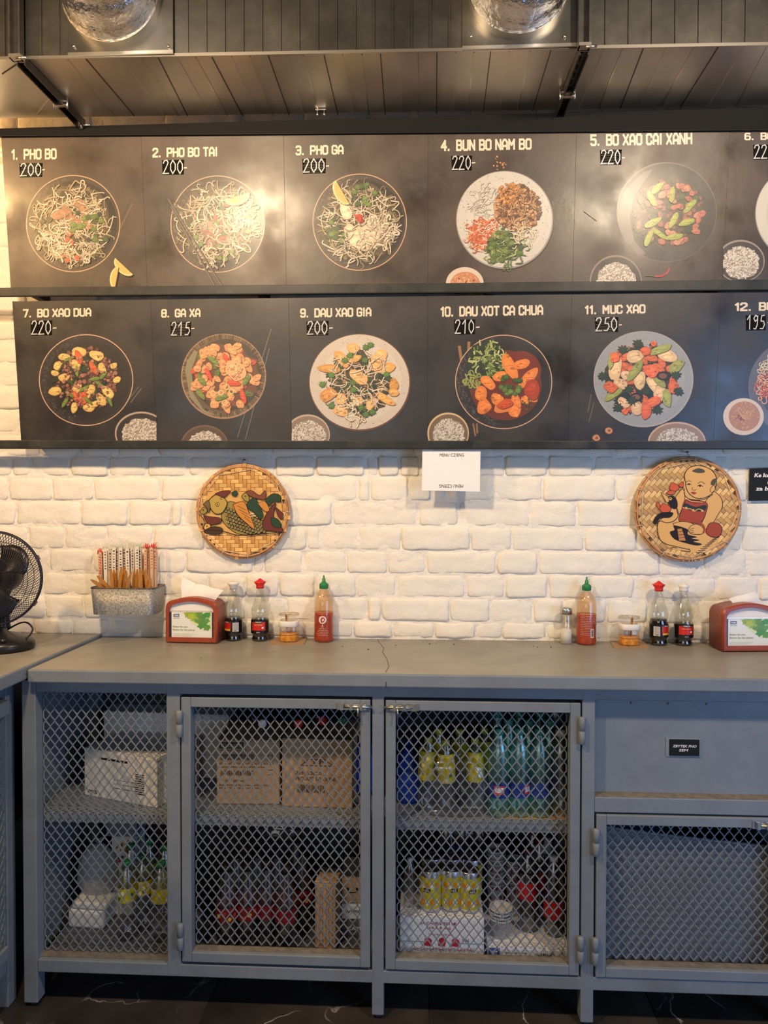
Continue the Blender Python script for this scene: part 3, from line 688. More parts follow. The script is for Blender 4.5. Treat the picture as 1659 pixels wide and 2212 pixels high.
def crumbs(P, r, cx, cy, R_, n, cols, s=(1.5, 3.5)):
    def f(x, y):
        k = r.uniform(*s); c = jit(r.choice(cols), r, .25); pts = [(x+k*r.uniform(.6, 1.2)*cos(2*pi*i/6), y+k*r.uniform(.6, 1.2)*sin(2*pi*i/6)) for i in range(6)]
        P.add([(p[0]+.9, p[1]+1.1) for p in pts], (c[0]*.3, c[1]*.25, c[2]*.22, 1)); P.add(pts, c)
    scat(r, cx, cy, R_, n, f)
def rice(P, r, cx, cy, rx, ry, bowl, rim, glass=False):
    P.disc(cx, cy, rx, ry, rim); P.disc(cx+.5, cy+1, rx-3, ry-3, bowl)
    q = .76
    P.disc(cx+1, cy+3, rx*q, ry*q, C(160, 148, 134), 30, .07, r)
    for _ in range(330):
        a = r.uniform(0, 2*pi); k = sqrt(r.random())*q*.98; x, y = cx+1+rx*k*cos(a), cy+3+ry*k*sin(a); h = r.uniform(0, pi); L_ = r.uniform(2.2, 3.6)
        P.strip([(x-L_*cos(h), y-L_*sin(h)), (x+L_*cos(h), y+L_*sin(h))], 2.5, jit(C(214, 205, 194), r, .16), C(130, 116, 102) if r.random() < .35 else None)
def speckle(P, r, cx, cy, rx, ry, n, col, s=.8, k0=.3):
    for _ in range(n):
        a = r.uniform(0, 2*pi); k = r.uniform(k0, .97); P.disc(cx+rx*k*cos(a), cy+ry*k*sin(a), s*r.uniform(.5, 1.4), s*r.uniform(.5, 1.4), col, 5)
def bowl_dark(P, r, cx, cy, rx, ry, rim, inner=None, speck=True, flecks=C(80, 78, 84)):
    P.disc(cx, cy, rx, ry, rim, 64); P.disc(cx, cy, rx-2.0, ry-2.0, inner or C(40, 35, 33), 64)
    P.disc(cx+5, cy+1, rx-12, ry-12, C(34, 29, 28), 50)
    if speck:
        for _ in range(150):
            a = r.uniform(pi*.55, pi*1.45); k = r.uniform(.80, .96); x, y = cx+rx*k*cos(a), cy+ry*k*sin(a); h = r.uniform(0, 6.3)
            P.strip([(x, y), (x+3*cos(h), y+3*sin(h)), (x+4*cos(h+.9), y+4*sin(h+.9))], .9, jit(flecks, r, .3))
def plate(P, r, cx, cy, rx, ry, rim, face, well):
    P.disc(cx+1.5, cy+2.5, rx, ry, C(40, 30, 28), 64); P.disc(cx, cy, rx, ry, rim, 64); P.disc(cx-.5, cy-1, rx-2.4, ry-2.4, face, 64); P.disc(cx+3, cy-1, rx*.80, ry*.80, well, 50)
def chopsticks(P, a, b, c, d, col=C(96, 88, 84)):
    for p, q in ((a, b), (c, d)):
        P.strip([(p[0]+1.5, p[1]+1), (q[0]+1.5, q[1]+1)], 4.5, C(26, 23, 22)); P.strip([p, q], 1.6, col)
GRN = [C(84, 110, 44), C(58, 84, 40), C(104, 128, 62)]; DGR = [C(38, 60, 34), C(30, 46, 30), C(52, 74, 34)]
WHT = [C(214, 200, 178), C(200, 186, 160), C(184, 170, 148)]; RED = [C(190, 70, 44), C(170, 52, 36)]
MEAT = [C(158, 118, 98), C(140, 98, 84), C(176, 136, 112)]; TOFU = [C(226, 168, 92), C(212, 150, 74), C(236, 186, 116)]
def lemon(P, cx, cy, s, rot):
    pts = []; inn = []
    for i in range(11):
        a = pi*i/10; pts.append((s*cos(a), s*.62*sin(a))); inn.append((s*.86*cos(a), s*.48*sin(a)))
    f = lambda L_: [(cx+x*cos(rot)-y*sin(rot), cy+x*sin(rot)+y*cos(rot)) for x, y in L_]
    P.add([(x+2, y+2) for x, y in f(pts)], C(40, 32, 28)); P.add(f(pts), C(226, 204, 150)); P.add(f(inn), C(214, 178, 96))
def pho(P, r, cx, cy, kind):
    bowl_dark(P, r, cx, cy, 102, 105, C(200, 160, 130), C(62, 52, 46), True, C(108, 94, 86))
    P.disc(cx-2, cy, 84, 84, C(84, 70, 50), 34, .06, r); crumbs(P, r, cx-2, cy, 82, 260, [C(104, 94, 58), C(70, 62, 40), C(126, 108, 78), C(56, 62, 34)], (2.5, 6))
    noodle(P, r, cx-4, cy-2, 82, 90, [C(112, 100, 72), C(128, 118, 86)], 2.6, C(56, 46, 38))
    scat(r, cx-10, cy, 70, 20, lambda x, y: leaf(P, r, x, y, r.uniform(6, 11), jit(r.choice(DGR), r)))
    noodle(P, r, cx, cy, 82, 230, WHT+[C(160, 146, 122), C(170, 150, 116)], 2.3, C(84, 72, 58), (18, 46), .2)
    if kind == 1:
        for x, y, a in ((10, -45, .3), (-14, -22, 1.2), (24, -28, .9), (2, -2, 1.0), (28, 0, .6), (-30, -20, -.3)): chunk(P, r, cx+x, cy+y, 16, 9, jit(C(160, 118, 90), r), a)
        noodle(P, r, cx+8, cy-10, 50, 36, WHT, 2.3, C(84, 72, 58)); scat(r, cx, cy, 70, 10, lambda x, y: leaf(P, r, x, y, 7, jit(r.choice(DGR), r)))
        for x, y in ((-8, 22), (-14, 34), (-4, 40), (-26, 70), (8, 74), (-12, 78)): chunk(P, r, cx+x, cy+y, 6, 4, C(200, 84, 56))
        scat(r, cx+38, cy+10, 40, 12, lambda x, y: leaf(P, r, x, y, 9, jit(r.choice(GRN), r)))
    if kind == 2:
        scat(r, cx-2, cy+22, 30, 34, lambda x, y: chunk(P, r, x, y, 8, 6, jit(r.choice(MEAT), r)))
        scat(r, cx+30, cy-5, 40, 10, lambda x, y: chunk(P, r, x, y, 6, 3.5, C(196, 84, 58)))
        noodle(P, r, cx+30, cy-10, 34, 34, WHT, 2.6, C(96, 80, 64)); scat(r, cx+10, cy+10, 70, 12, lambda x, y: leaf(P, r, x, y, 8, jit(r.choice(GRN), r)))
    if kind == 3:
        for x, y in ((-18, 20), (0, 28), (14, 18), (30, 2), (34, 30), (-30, -24), (22, 40), (-6, 44)): chunk(P, r, cx+x, cy+y, 17, 11, jit(C(222, 200, 168), r))
        scat(r, cx+2, cy-10, 12, 6, lambda x, y: chunk(P, r, x, y, 6, 3, C(196, 60, 44))); scat(r, cx+8, cy-60, 26, 12, lambda x, y: leaf(P, r, x, y, 8, jit(r.choice(GRN), r)))
        scat(r, cx-50, cy+20, 26, 12, lambda x, y: leaf(P, r, x, y, 8, jit(r.choice(GRN), r))); noodle(P, r, cx+45, cy+20, 34, 50, WHT, 2.8, C(90, 80, 66))
    noodle(P, r, cx-5, cy+45, 45, 30, WHT, 2.6, C(90, 76, 60))
def dish(n, P, r):
    if n == 1:
        P.strip([(283, 430), (190, 625)], 3, C(70, 60, 54)); P.strip([(286, 440), (236, 540)], 1.6, C(120, 100, 88))
        pho(P, r, 158, 483, 1); lemon(P, 268, 575, 26, .75); lemon(P, 252, 600, 24, 1.75)
    if n == 2:
        pho(P, r, 470, 484, 2); chopsticks(P, (363, 430), (480, 620), (369, 446), (466, 622), C(120, 106, 96)); lemon(P, 512, 425, 28, -.35)
    if n == 3:
        pho(P, r, 777, 480, 3); lemon(P, 740, 415, 30, 1.05)
    if n == 4:
        plate(P, r, 1090, 475, 105, 106, C(150, 146, 140), C(202, 198, 190), C(206, 202, 194)); speckle(P, r, 1090, 475, 105, 106, 150, C(70, 62, 56), .8, .75)
        crumbs(P, r, 1078, 353, 16, 14, [C(200, 140, 90)], (1, 2.6))
        noodle(P, r, 1048, 440, 33, 60, [C(206, 200, 190), C(180, 174, 164)], 1.8, C(120, 112, 104))
        P.disc(1118, 450, 46, 52, C(96, 62, 44), 30, .08, r); crumbs(P, r, 1118, 450, 50, 460, [C(146, 100, 70), C(176, 126, 86), C(100, 64, 46), C(196, 150, 104)], (2.5, 5.2)); noodle(P, r, 1120, 455, 44, 26, [C(190, 150, 104)], 1.8, C(70, 44, 30)); crumbs(P, r, 1100, 420, 26, 90, [C(206, 148, 84), C(184, 124, 66)], (2, 4))
        P.disc(1045, 508, 32, 34, C(176, 92, 58), 24, .1, r); noodle(P, r, 1045, 508, 33, 120, [C(222, 120, 76), C(230, 176, 144), C(206, 96, 56), C(224, 204, 184)], 2.2, C(140, 70, 44))
        P.disc(1090, 535, 40, 26, C(48, 62, 34), 24, .15, r); noodle(P, r, 1092, 538, 38, 70, [C(128, 146, 74), C(170, 176, 112), C(92, 116, 56)], 2.4, C(44, 56, 30)); scat(r, 1090, 535, 38, 22, lambda x, y: leaf(P, r, x, y, 8, jit(r.choice(GRN), r)))
        noodle(P, r, 1130, 510, 26, 26, [C(208, 196, 164)], 2.2, C(110, 90, 64))
        P.disc(1004, 613, 41, 36, C(214, 196, 180)); P.disc(1005, 616, 33, 29, C(196, 130, 92)); speckle(P, r, 1005, 616, 30, 26, 120, C(226, 178, 140), 1.6, 0); speckle(P, r, 1005, 616, 26, 24, 40, C(150, 60, 36), 1.8, 0)
    if n == 5:
        P.disc(1440, 458, 108, 108, C(104, 96, 88), 64); P.disc(1441, 459, 106, 106, C(48, 44, 36), 64)
        P.add([(1345+0, 420), (1352, 410), (1390, 372), (1410, 365), (1372, 420), (1360, 470), (1370, 520), (1395, 548), (1380, 552), (1350, 520), (1336, 478), (1336, 450)], C(108, 96, 92))
        P.disc(1443, 460, 74, 74, C(70, 56, 40), 26, .14, r); crumbs(P, r, 1443, 460, 76, 200, [C(130, 80, 66), C(60, 66, 36), C(96, 60, 50)], (3, 6))
        for _ in range(26):
            a = r.uniform(0, 6.3); q = 72*sqrt(r.random()); leaf(P, r, 1440+q*cos(a), 458+q*sin(a), r.uniform(9, 14), jit(r.choice(DGR), r))
        for _ in range(60):
            a = r.uniform(0, 6.3); q = 72*sqrt(r.random()); chunk(P, r, 1445+q*cos(a), 460+q*sin(a)*.95, r.uniform(5, 9), r.uniform(4, 6), jit(r.choice([C(168, 98, 80), C(146, 80, 66), C(186, 122, 98)]), r))
        for x, y, a in ((1420, 405, -.7), (1452, 420, -1.4), (1408, 430, 1.1), (1490, 445, -.8), (1410, 480, -.5), (1455, 475, -1.1), (1425, 505, .6), (1485, 480, -.3), (1400, 515, -1.1), (1455, 512, -.2)): chunk(P, r, x, y, 17, 5.5, jit(C(150, 160, 66), r), a, 8)
        rice(P, r, 1330, 609, 57, 58, C(52, 46, 40), C(128, 116, 104))
        P.strip([(1415, 597), (1430, 596), (1440, 590), (1446, 580)], 4, C(170, 48, 30)); P.strip([(1408, 609), (1425, 607), (1445, 611)], 2.5, C(150, 60, 36)); P.strip([(1395, 596), (1415, 597)], 1.2, C(120, 120, 80))
        P.strip([(1262, 455), (1290, 476)], 3.5, C(104, 84, 62))
    if n == 6:
        plate(P, r, 1738, 462, 107, 106, C(150, 146, 140), C(206, 202, 192), C(196, 190, 182)); crumbs(P, r, 1738, 462, 76, 200, MEAT+GRN, (3, 6)); rice(P, r, 1600, 564, 52, 46, C(60, 54, 50), C(150, 138, 128))
    if n == 7:
        P.strip([(300, 835), (274, 868)], 3, C(84, 78, 76)); P.strip([(306, 838), (282, 870)], 2, C(110, 102, 98))
        bowl_dark(P, r, 186, 821, 102, 99, C(208, 168, 142), C(44, 38, 36))
        P.disc(186, 820, 66, 62, C(58, 40, 34), 26, .12, r); crumbs(P, r, 186, 818, 68, 330, [C(130, 84, 74), C(160, 112, 96), C(104, 62, 58)], (2.5, 5)); scat(r, 186, 818, 66, 22, lambda x, y: chunk(P, r, x, y, 11, 4, jit(r.choice(DGR), r)))
        for x, y, s in ((170, 760, 15), (138, 770, 11), (208, 768, 16), (124, 790, 11), (118, 806, 9), (137, 815, 12), (220, 795, 12), (245, 790, 8), (252, 820, 9), (120, 845, 13), (165, 840, 13), (196, 842, 11), (232, 846, 14), (218, 862, 13), (160, 880, 10), (192, 880, 13), (205, 872, 9), (190, 852, 8), (162, 786, 13)): chunk(P, r, x, y, s, s*.62, jit(C(220, 186, 112), r, .08), None, 5)
        for x, y in ((170, 772), (202, 795), (164, 858), (180, 856)): chunk(P, r, x, y, 14, 6.5, C(204, 96, 58))
        for x, y, a in ((166, 802, 1.5), (222, 812, -.8), (215, 830, .6), (238, 868, 1.2), (150, 852, .6), (140, 870, -1), (190, 865, .7), (205, 818, -.2), (148, 775, -.4), (180, 840, -.5)): chunk(P, r, x, y, 11, 3, jit(C(110, 138, 62), r), a, 6)
        crumbs(P, r, 186, 818, 62, 60, [C(176, 124, 104), C(146, 92, 82)], (2.5, 4.5)); rice(P, r, 305, 936, 57, 47, C(50, 42, 40), C(180, 160, 146))
    if n == 8:
        chopsticks(P, (586, 710), (513, 945), (582, 752), (530, 950), C(120, 108, 98))
        P.disc(483, 813, 92, 92, C(166, 128, 104), 60); P.disc(483, 812, 89, 89, C(104, 84, 58), 60); P.disc(490, 810, 76, 78, C(70, 56, 40), 50)
        for k in range(130):
            a = r.uniform(0, 6.3); P.strip([(483+90*cos(a), 812+90*sin(a)), (483+80*cos(a), 812+80*sin(a))], 1.4, jit(C(66, 44, 32) if r.random() < .6 else C(150, 124, 84), r))
        P.add([(400, 800), (404, 780), (420, 756), (430, 762), (414, 800), (418, 850), (440, 885), (470, 898), (440, 892), (410, 858)], C(142, 134, 104))
        P.disc(486, 812, 72, 70, C(112, 70, 44), 26, .1, r); scat(r, 485, 812, 66, 40, lambda x, y: chunk(P, r, x, y, 9, 5, jit(r.choice([C(196, 82, 48), C(96, 112, 46), C(122, 70, 44)]), r)))
        scat(r, 486, 812, 70, 78, lambda x, y: chunk(P, r, x, y, r.uniform(7, 12), r.uniform(5, 8), jit(C(222, 158, 104), r)))
        for x, y, a in ((495, 805, .9), (505, 828, .1), (525, 855, 1.3), (450, 808, 1.2), (490, 775, 1.0)): chunk(P, r, x, y, 14, 5, C(212, 82, 48), a)
        for x, y, a in ((460, 778, .6), (478, 858, -.3), (434, 820, 1), (432, 850, .9), (532, 820, -1.1)): chunk(P, r, x, y, 13, 5, C(122, 138, 64), a)
        for x, y in ((500, 845), (477, 848), (460, 850), (485, 870), (512, 780), (490, 836)): P.ring(x, y, 6, 6.5, 2, C(226, 208, 146), 14)
        chunk(P, r, 508, 800, 17, 20, C(232, 178, 126)); crumbs(P, r, 508, 800, 17, 30, [C(240, 192, 142), C(214, 150, 104)]); rice(P, r, 442, 963, 52, 45, C(88, 66, 48), C(112, 84, 62))
    if n == 9:
        plate(P, r, 777, 826, 110, 105, C(104, 60, 46), C(208, 196, 182), C(214, 204, 190)); speckle(P, r, 777, 826, 108, 103, 160, C(90, 76, 66), .7, .6)
        P.disc(776, 828, 64, 66, C(74, 60, 36), 26, .18, r); crumbs(P, r, 776, 828, 66, 160, [C(120, 96, 56), C(60, 76, 40), C(40, 40, 26), C(170, 130, 80)], (2.5, 6)); scat(r, 775, 830, 66, 60, lambda x, y: leaf(P, r, x, y, r.uniform(8, 12), jit(r.choice(DGR), r)))
        noodle(P, r, 775, 830, 66, 60, [C(196, 160, 118), C(150, 120, 84)], 2.4, C(70, 50, 34))
        for x, y, sx, sy, a in ((762, 752, 12, 9, 0), (738, 775, 20, 9, .85), (712, 796, 22, 8, .1), (822, 768, 12, 12, 0), (828, 795, 22, 10, -.1), (776, 815, 20, 11, .7), (850, 830, 9, 12, 0), (708, 852, 19, 11, -.5), (738, 862, 12, 11, 0), (773, 866, 10, 11, 0), (833, 862, 21, 8, .55), (736, 888, 14, 10, 0), (800, 872, 8, 12, .5), (813, 780, 10, 12, 0), (850, 848, 10, 8, 0), (765, 775, 14, 6, -.3)): chunk(P, r, x, y, sx, sy, jit(r.choice(TOFU), r, .06), a, 6)
        noodle(P, r, 780, 815, 66, 90, [C(232, 212, 184), C(222, 196, 164)], 2.0, C(96, 66, 46)); noodle(P, r, 765, 888, 28, 26, [C(232, 216, 180)], 2.2, C(96, 76, 46))
        for x, y in ((790, 750), (756, 768), (788, 778), (716, 810), (696, 830), (835, 808), (763, 842), (762, 826), (780, 880), (805, 890), (790, 895), (800, 745), (745, 778), (716, 876)): leaf(P, r, x, y, 9, jit(C(86, 124, 44), r))
        rice(P, r, 665, 939, 48, 44, C(140, 118, 102), C(190, 168, 148))
    if n == 10:
        for x0, x1 in (((992, 747), (1000, 800)), ((1013, 738), (1012, 775)), ((1022, 915), (1027, 942)), ((1030, 915), (1031, 936))): P.strip([x0, x1], 6.5 if x0[1] < 800 else 3.5, C(150, 110, 72))
        bowl_dark(P, r, 1088, 825, 105, 102, C(206, 166, 138), C(42, 36, 34), True, C(96, 92, 100))
        P.disc(1092, 832, 78, 76, C(104, 40, 22), 50); P.disc(1125, 800, 44, 42, C(118, 44, 26), 30)
        P.disc(1052, 782, 40, 44, C(40, 52, 30), 24, .15, r); scat(r, 1050, 782, 42, 26, lambda x, y: leaf(P, r, x, y, 9, jit(r.choice(DGR), r)))
        noodle(P, r, 1058, 775, 38, 90, [C(184, 190, 118), C(150, 166, 88), C(196, 200, 140), C(104, 130, 60)], 3.0, C(50, 62, 34), (8, 20)); noodle(P, r, 1020, 820, 14, 24, [C(150, 160, 84)], 2.4, C(50, 60, 34))
        for x, y, sx, sy, a in ((1100, 790, 30, 12, 1.15), (1125, 787, 17, 9, -.2), (1142, 815, 28, 10, -.85), (1055, 827, 17, 10, .7), (1040, 850, 12, 14, 0), (1045, 877, 14, 15, .4), (1074, 862, 14, 11, .5), (1092, 877, 24, 13, -.35), (1112, 888, 12, 14, .1), (1150, 850, 9, 20, -.2), (1115, 865, 8, 14, -.5), (1080, 812, 10, 14, 1), (1136, 862, 10, 8, 0)): chunk(P, r, x, y, sx, sy, jit(C(232, 134, 62), r, .08), a, 6)
        chunk(P, r, 1148, 842, 14, 20, C(170, 60, 28), .1); chunk(P, r, 1092, 872, 17, 8, C(200, 78, 34), -.3)
        scat(r, 1102, 835, 24, 18, lambda x, y: leaf(P, r, x, y, 8, jit(r.choice(GRN), r))); crumbs(P, r, 1140, 872, 16, 10, [C(70, 90, 40)], (2, 3.5)); rice(P, r, 968, 936, 45, 45, C(120, 96, 72), C(214, 182, 142))
    if n == 11:
        for a_, b_ in (((1277, 852), (1270, 890)), ((1283, 870), (1272, 912))): P.strip([a_, b_], .9, C(130, 124, 120))
        plate(P, r, 1390, 819, 108, 104, C(170, 164, 160), C(152, 156, 162), C(160, 163, 168)); speckle(P, r, 1390, 819, 106, 102, 50, C(84, 80, 80), .9, .8)
        P.disc(1388, 816, 76, 72, C(62, 52, 36), 26, .14, r); crumbs(P, r, 1388, 816, 76, 160, [C(60, 66, 40), C(150, 100, 66), C(36, 44, 28)], (3, 6)); scat(r, 1385, 815, 72, 54, lambda x, y: leaf(P, r, x, y, r.uniform(10, 15), jit(r.choice([C(32, 48, 28), C(40, 62, 32), C(28, 38, 26)]), r)))
        scat(r, 1388, 815, 74, 26, lambda x, y: chunk(P, r, x, y, 12, 6, jit(C(208, 104, 62), r)))
        for x, y, sx, sy, a in ((1330, 797, 12, 22, .3), (1340, 828, 16, 10, .3), (1382, 822, 12, 17, .15), (1440, 768, 20, 11, .2), (1412, 832, 20, 10, .9), (1375, 880, 11, 15, 0), (1372, 770, 20, 12, -.3), (1425, 850, 12, 14, .3), (1352, 810, 10, 8, 0), (1348, 870, 13, 8, .6)): chunk(P, r, x, y, sx, sy, jit(C(222, 188, 146), r, .07), a, 7)
        for x, y, sx, sy, a in ((1325, 850, 19, 8, -.6), (1425, 755, 22, 8, -.4), (1372, 800, 24, 8, -1.0), (1462, 790, 20, 9, -.7), (1440, 860, 9, 18, -.1), (1320, 780, 6, 16, .2), (1425, 825, 14, 7, .6)): chunk(P, r, x, y, sx, sy, jit(C(152, 158, 84), r), a, 8)
        for x, y, sx, sy in ((1408, 802, 13, 12), (1318, 836, 15, 10), (1455, 838, 12, 11), (1410, 868, 18, 9), (1395, 885, 20, 9), (1395, 758, 9, 9), (1328, 772, 9, 10), (1350, 888, 6, 6), (1412, 742, 6, 5)): chunk(P, r, x, y, sx, sy, jit(C(222, 108, 62), r), None)
        for x, y in ((1375, 858), (1433, 812)): P.disc(x, y, 15, 10, C(34, 20, 18), 16); P.disc(x-1, y, 9, 6, C(124, 84, 62), 12)
        for x, y in ((1345, 755), (1378, 742), (1302, 812), (1358, 842), (1395, 845), (1460, 810), (1465, 845), (1420, 885), (1335, 880), (1365, 865)): leaf(P, r, x, y, 13, jit(C(38, 58, 30), r))
        for x, y in ((1315, 930), (1288, 946)): P.disc(x, y, 12, 10, C(60, 40, 28), 14, .1, r); P.disc(x, y, 8, 7, C(206, 142, 96), 12, .1, r); P.disc(x+1, y, 3.5, 3, C(140, 84, 54), 8)
        rice(P, r, 1462, 956, 63, 45, C(150, 122, 100), C(196, 166, 142))
    if n == 12:
        P.disc(1722, 836, 106, 104, C(92, 90, 98), 60); P.disc(1730, 838, 88, 86, C(58, 56, 62), 50)
        noodle(P, r, 1672, 800, 26, 50, [C(216, 202, 170)], 2.2, C(90, 80, 60)); noodle(P, r, 1665, 835, 28, 90, [C(214, 110, 66), C(226, 170, 130), C(190, 84, 50)], 2.4, C(90, 50, 36))
        P.disc(1606, 900, 44, 40, C(214, 196, 178)); P.disc(1608, 899, 34, 32, C(176, 124, 76)); speckle(P, r, 1608, 899, 32, 30, 120, C(206, 158, 104), 1.6, 0); speckle(P, r, 1600, 905, 12, 10, 14, C(134, 62, 40), 2.2, 0)
# panels: number, x0,x1 at middle height, y0,y1, title, title box, price, price box, dash, background colour
BG1, BG2 = C(58, 46, 38), C(32, 27, 25)
PAN = [
(1, 13, 312, 292, 624, '1.  PHO BO', (24, 123, 322, 346), '200', (42, 91, 352, 382), (91, 97, 367), BG1, 1),
(2, 312, 616, 292, 624, '2.  PHO BO TAI', (329, 471, 319, 341), '200', (350, 397, 345, 377), (397, 404, 363), BG1, 0),
(3, 616, 925, 290, 624, '3.  PHO GA', (638, 743, 314, 336), '200', (653, 703, 342, 374), (704, 711, 359), BG1, 1),
(4, 925, 1241, 284, 622, '4.  BUN BO NAM BO', (952, 1149, 302, 327), '220', (975, 1019, 336, 368), (1019, 1027, 352), BG1, -1),
(5, 1241, 1568, 276, 616, '5.  BO XAO CAI XANH', (1275, 1496, 290, 316), '220', (1296, 1342, 323, 356), (1343, 1350, 341), BG1, 1),
(6, 1568, 1900, 268, 612, '6.  BO', (1608, 1672, 286, 304), '220', (1627, 1674, 312, 344), (1676, 1684, 329), BG1, 0),
(7, 36, 332, 640, 953, '7.  BO XAO DUA', (49, 198, 667, 687), '220', (66, 112, 692, 724), (114, 122, 709), BG2, 0),
(8, 332, 627, 641, 954, '8.  GA XA', (348, 434, 667, 687), '215', (368, 412, 695, 726), (413, 420, 710), BG2, 1),
(9, 627, 924, 642, 955, '9.  DAU XAO GIA', (648, 803, 666, 687), '200', (662, 709, 693, 724), (711, 719, 709), BG2, 1),
(10, 924, 1231, 641, 955, '10.  DAU XOT CA CHUA', (951, 1174, 662, 685), '210', (981, 1026, 690, 722), (1028, 1036, 707), BG2, 0),
(11, 1231, 1549, 638, 954, '11.  MUC XAO', (1263, 1395, 659, 680), '250', (1285, 1335, 685, 717), (1337, 1343, 702), BG2, 1),
(12, 1549, 1890, 630, 953, '12.  BUN', (1587, 1690, 653, 673), '195', (1611, 1654, 680, 713), (1658, 1666, 697), BG2, 0)]
boards = []
def slab(parent, off, px0, px1, pyc, zt, zb_, d0, d1, name, m, bevel=0, kind=None):
    """box lying along the board plane; d = distance in front of it"""
    x0, x1 = onB(px0, pyc).x, onB(px1, pyc).x; b = MB(off); vs = []
    for x in (x0, x1):
        for z in (zb_, zt):
            for d in (d0, d1):
                y = -.045-BT*(z-1.37); vs.append(Vector((x, y, z))+BN*d)
    b.add(vs, [(0, 1, 3, 2), (4, 6, 7, 5), (0, 4, 5, 1), (2, 3, 7, 6), (0, 2, 6, 4), (1, 5, 7, 3)])
    return b.build(name, m, parent, bevel=bevel)
M_bg = []
def bgmat(i, col):
    return mat('menu_background_%s' % i, col, .46, var=.55, vscale=5, detail=9, rvar=.18, dirt=tuple(c*1.9 for c in col[:3]), dscale=6, spec=.7, bump=.14, bscale=30, bdist=.003, coat=.40, crough=.27)
_bg0 = bgmat
def bgmat(i, col):
    m = _bg0(i, col); nt = m.node_tree; b = nt.nodes['Principled BSDF']; src = b.inputs['Roughness'].links[0].from_socket
    mr = nt.nodes.new('ShaderNodeMapRange'); mr.inputs[1].default_value = .28; mr.inputs[2].default_value = .64; mr.inputs[3].default_value = .14; mr.inputs[4].default_value = .42
    nt.links.new(src, mr.inputs[0]); nt.links.new(mr.outputs[0], b.inputs['Coat Roughness']); return m
MBG1 = bgmat('warm', BG1); MBG2 = bgmat('cold', BG2)
zt1, zb1 = onB(830, 277).z, onB(830, 624).z; zt2, zb2 = onB(830, 641).z, onB(830, 956).z
for row, (zt, zbm, lab) in enumerate(((zt1, zb1, 'upper dark menu board of photographed dishes numbered 1 to 6'), (zt2, zb2, 'lower dark menu board of photographed dishes numbered 7 to 12'))):
    z = zbm; e = empty('menu_board', (0, -.045-BT*(z-1.37), z), lab, 'menu board'); boards.append(e)
    slab(e, e.location, (13, 36)[row], 1890, (460, 800)[row], zt, zbm, -.006, -.0005, 'backing_board', M_board)
for (n, x0, x1, y0, y1, title, tb_, price, pb, dash, bg, scr) in PAN:
    row = 0 if n < 7 else 1; e = boards[row]; pyc = (460, 800)[row]; r = random.Random(100+n)
    zt, zbm = (zt1, zb1) if row == 0 else (zt2, zb2)
    s = slab(e, e.location, x0, x1-.6, pyc, zt-.0003*(n % 2), zbm, -.0005, .0002*(n % 3), 'dish_panel', MBG1 if row == 0 else MBG2)
    # clip limits follow the slightly slanting panel sides: use the inner ones
    P = Print(x0+(3 if n < 4 or 6 < n < 10 else -6), x1-(6 if n > 4 and n not in (7, 8, 9, 10) else -6 if n in (1, 7) else 0), onB(0, 0) and y0+8, y1-1 if n not in (5, 6) else (617 if n == 5 else 609))
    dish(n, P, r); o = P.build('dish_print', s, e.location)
    # lettering
    T = Print(0, 3000, 0, 3000, step=2e-6, base=.0007); pl, wdt = strokes(title)
    x_0, x_1, y_0, y_1 = tb_; k = (x_1-x_0-4)/wdt; ky = (y_1-y_0-5)/5.0; sl = -.018
    for q in stroke_polys(pl, 1.22): 
        T.add([(x_0+2+x*k+r.uniform(-.15, .15), y_1-2.5-y*ky+sl*(x*k)) for x, y in q], C(226, 214, 192))
    if title: T.build('dish_title', s, e.location)['kind'] = 'stuff'
    K = Print(0, 3000, 0, 3000, step=1e-5, base=.0007); a, b_, c, d = pb
    K.add([(a, c+1), (b_+1, c), (b_, d), (a+1, d+1)], C(9, 9, 9))
    if scr == 1:
        for q in range(9): yy = c+2+(d-c-4)*q/8; K.strip([(a+r.uniform(0, 6), yy), ((a+b_)/2, yy+.6), (b_-r.uniform(0, 10), yy)], .8, C(120, 116, 110))
    K.build('price_patch', s, e.location, M_patch)
    K = Print(0, 3000, 0, 3000, step=2e-6, base=.0011); pl, wdt = strokes(price, HG, 2.9); k = (b_-a-4)/8.1; ky = (d-c-3)/5.2
    for q in stroke_polys(pl, .42): K.add([(a+2+x*k, d-2-y*ky) for x, y in q], C(206, 208, 208))
    K.strip([(dash[0], dash[2]), (dash[1], dash[2]-.6)], 2.4, C(232, 216, 194)); K.build('price_lettering', s, e.location)
# black rails above, between and below the boards
M_rail_top = mat('black_top_rail', (.006, .006, .006), .7, spec=.2)
def rail(label, pts, d, m=None):
    """pts: pixel outline top-left, top-right, bottom-right, bottom-left on the board plane"""
    q = [onB(px, py) for px, py in pts]; org = q[3]; e = empty('mounting_rail', tuple(org), label, 'rail', 'black rails framing the menu boards')
    b = MB(org); vs = [p+BN*d for p in q]+[p-BN*.008 for p in q]
    b.add(vs, [(3, 2, 1, 0), (4, 5, 6, 7), (0, 1, 5, 4), (1, 2, 6, 5), (2, 3, 7, 6), (3, 0, 4, 7)]); b.build('rail_bar', m or M_rail, e, bevel=.001)
    b = MB(org); vs = [q[3]+BN*(d+.0005), q[2]+BN*(d+.0005), q[2]+BN*(d+.0005)+Vector((0, 0, -.0022)), q[3]+BN*(d+.0005)+Vector((0, 0, -.0022))]
    vs += [v-BN*.012 for v in vs]; b.add(vs, [(3, 2, 1, 0), (4, 5, 6, 7), (0, 1, 5, 4), (1, 2, 6, 5), (2, 3, 7, 6), (3, 0, 4, 7)]); b.build('dark_lip', M_blk, e)
    return e
rail('black rail along the top of the upper menu board, widest at the right', [(-60, 282), (1800, 230), (1800, 281), (-60, 296)], .010, M_rail_top)
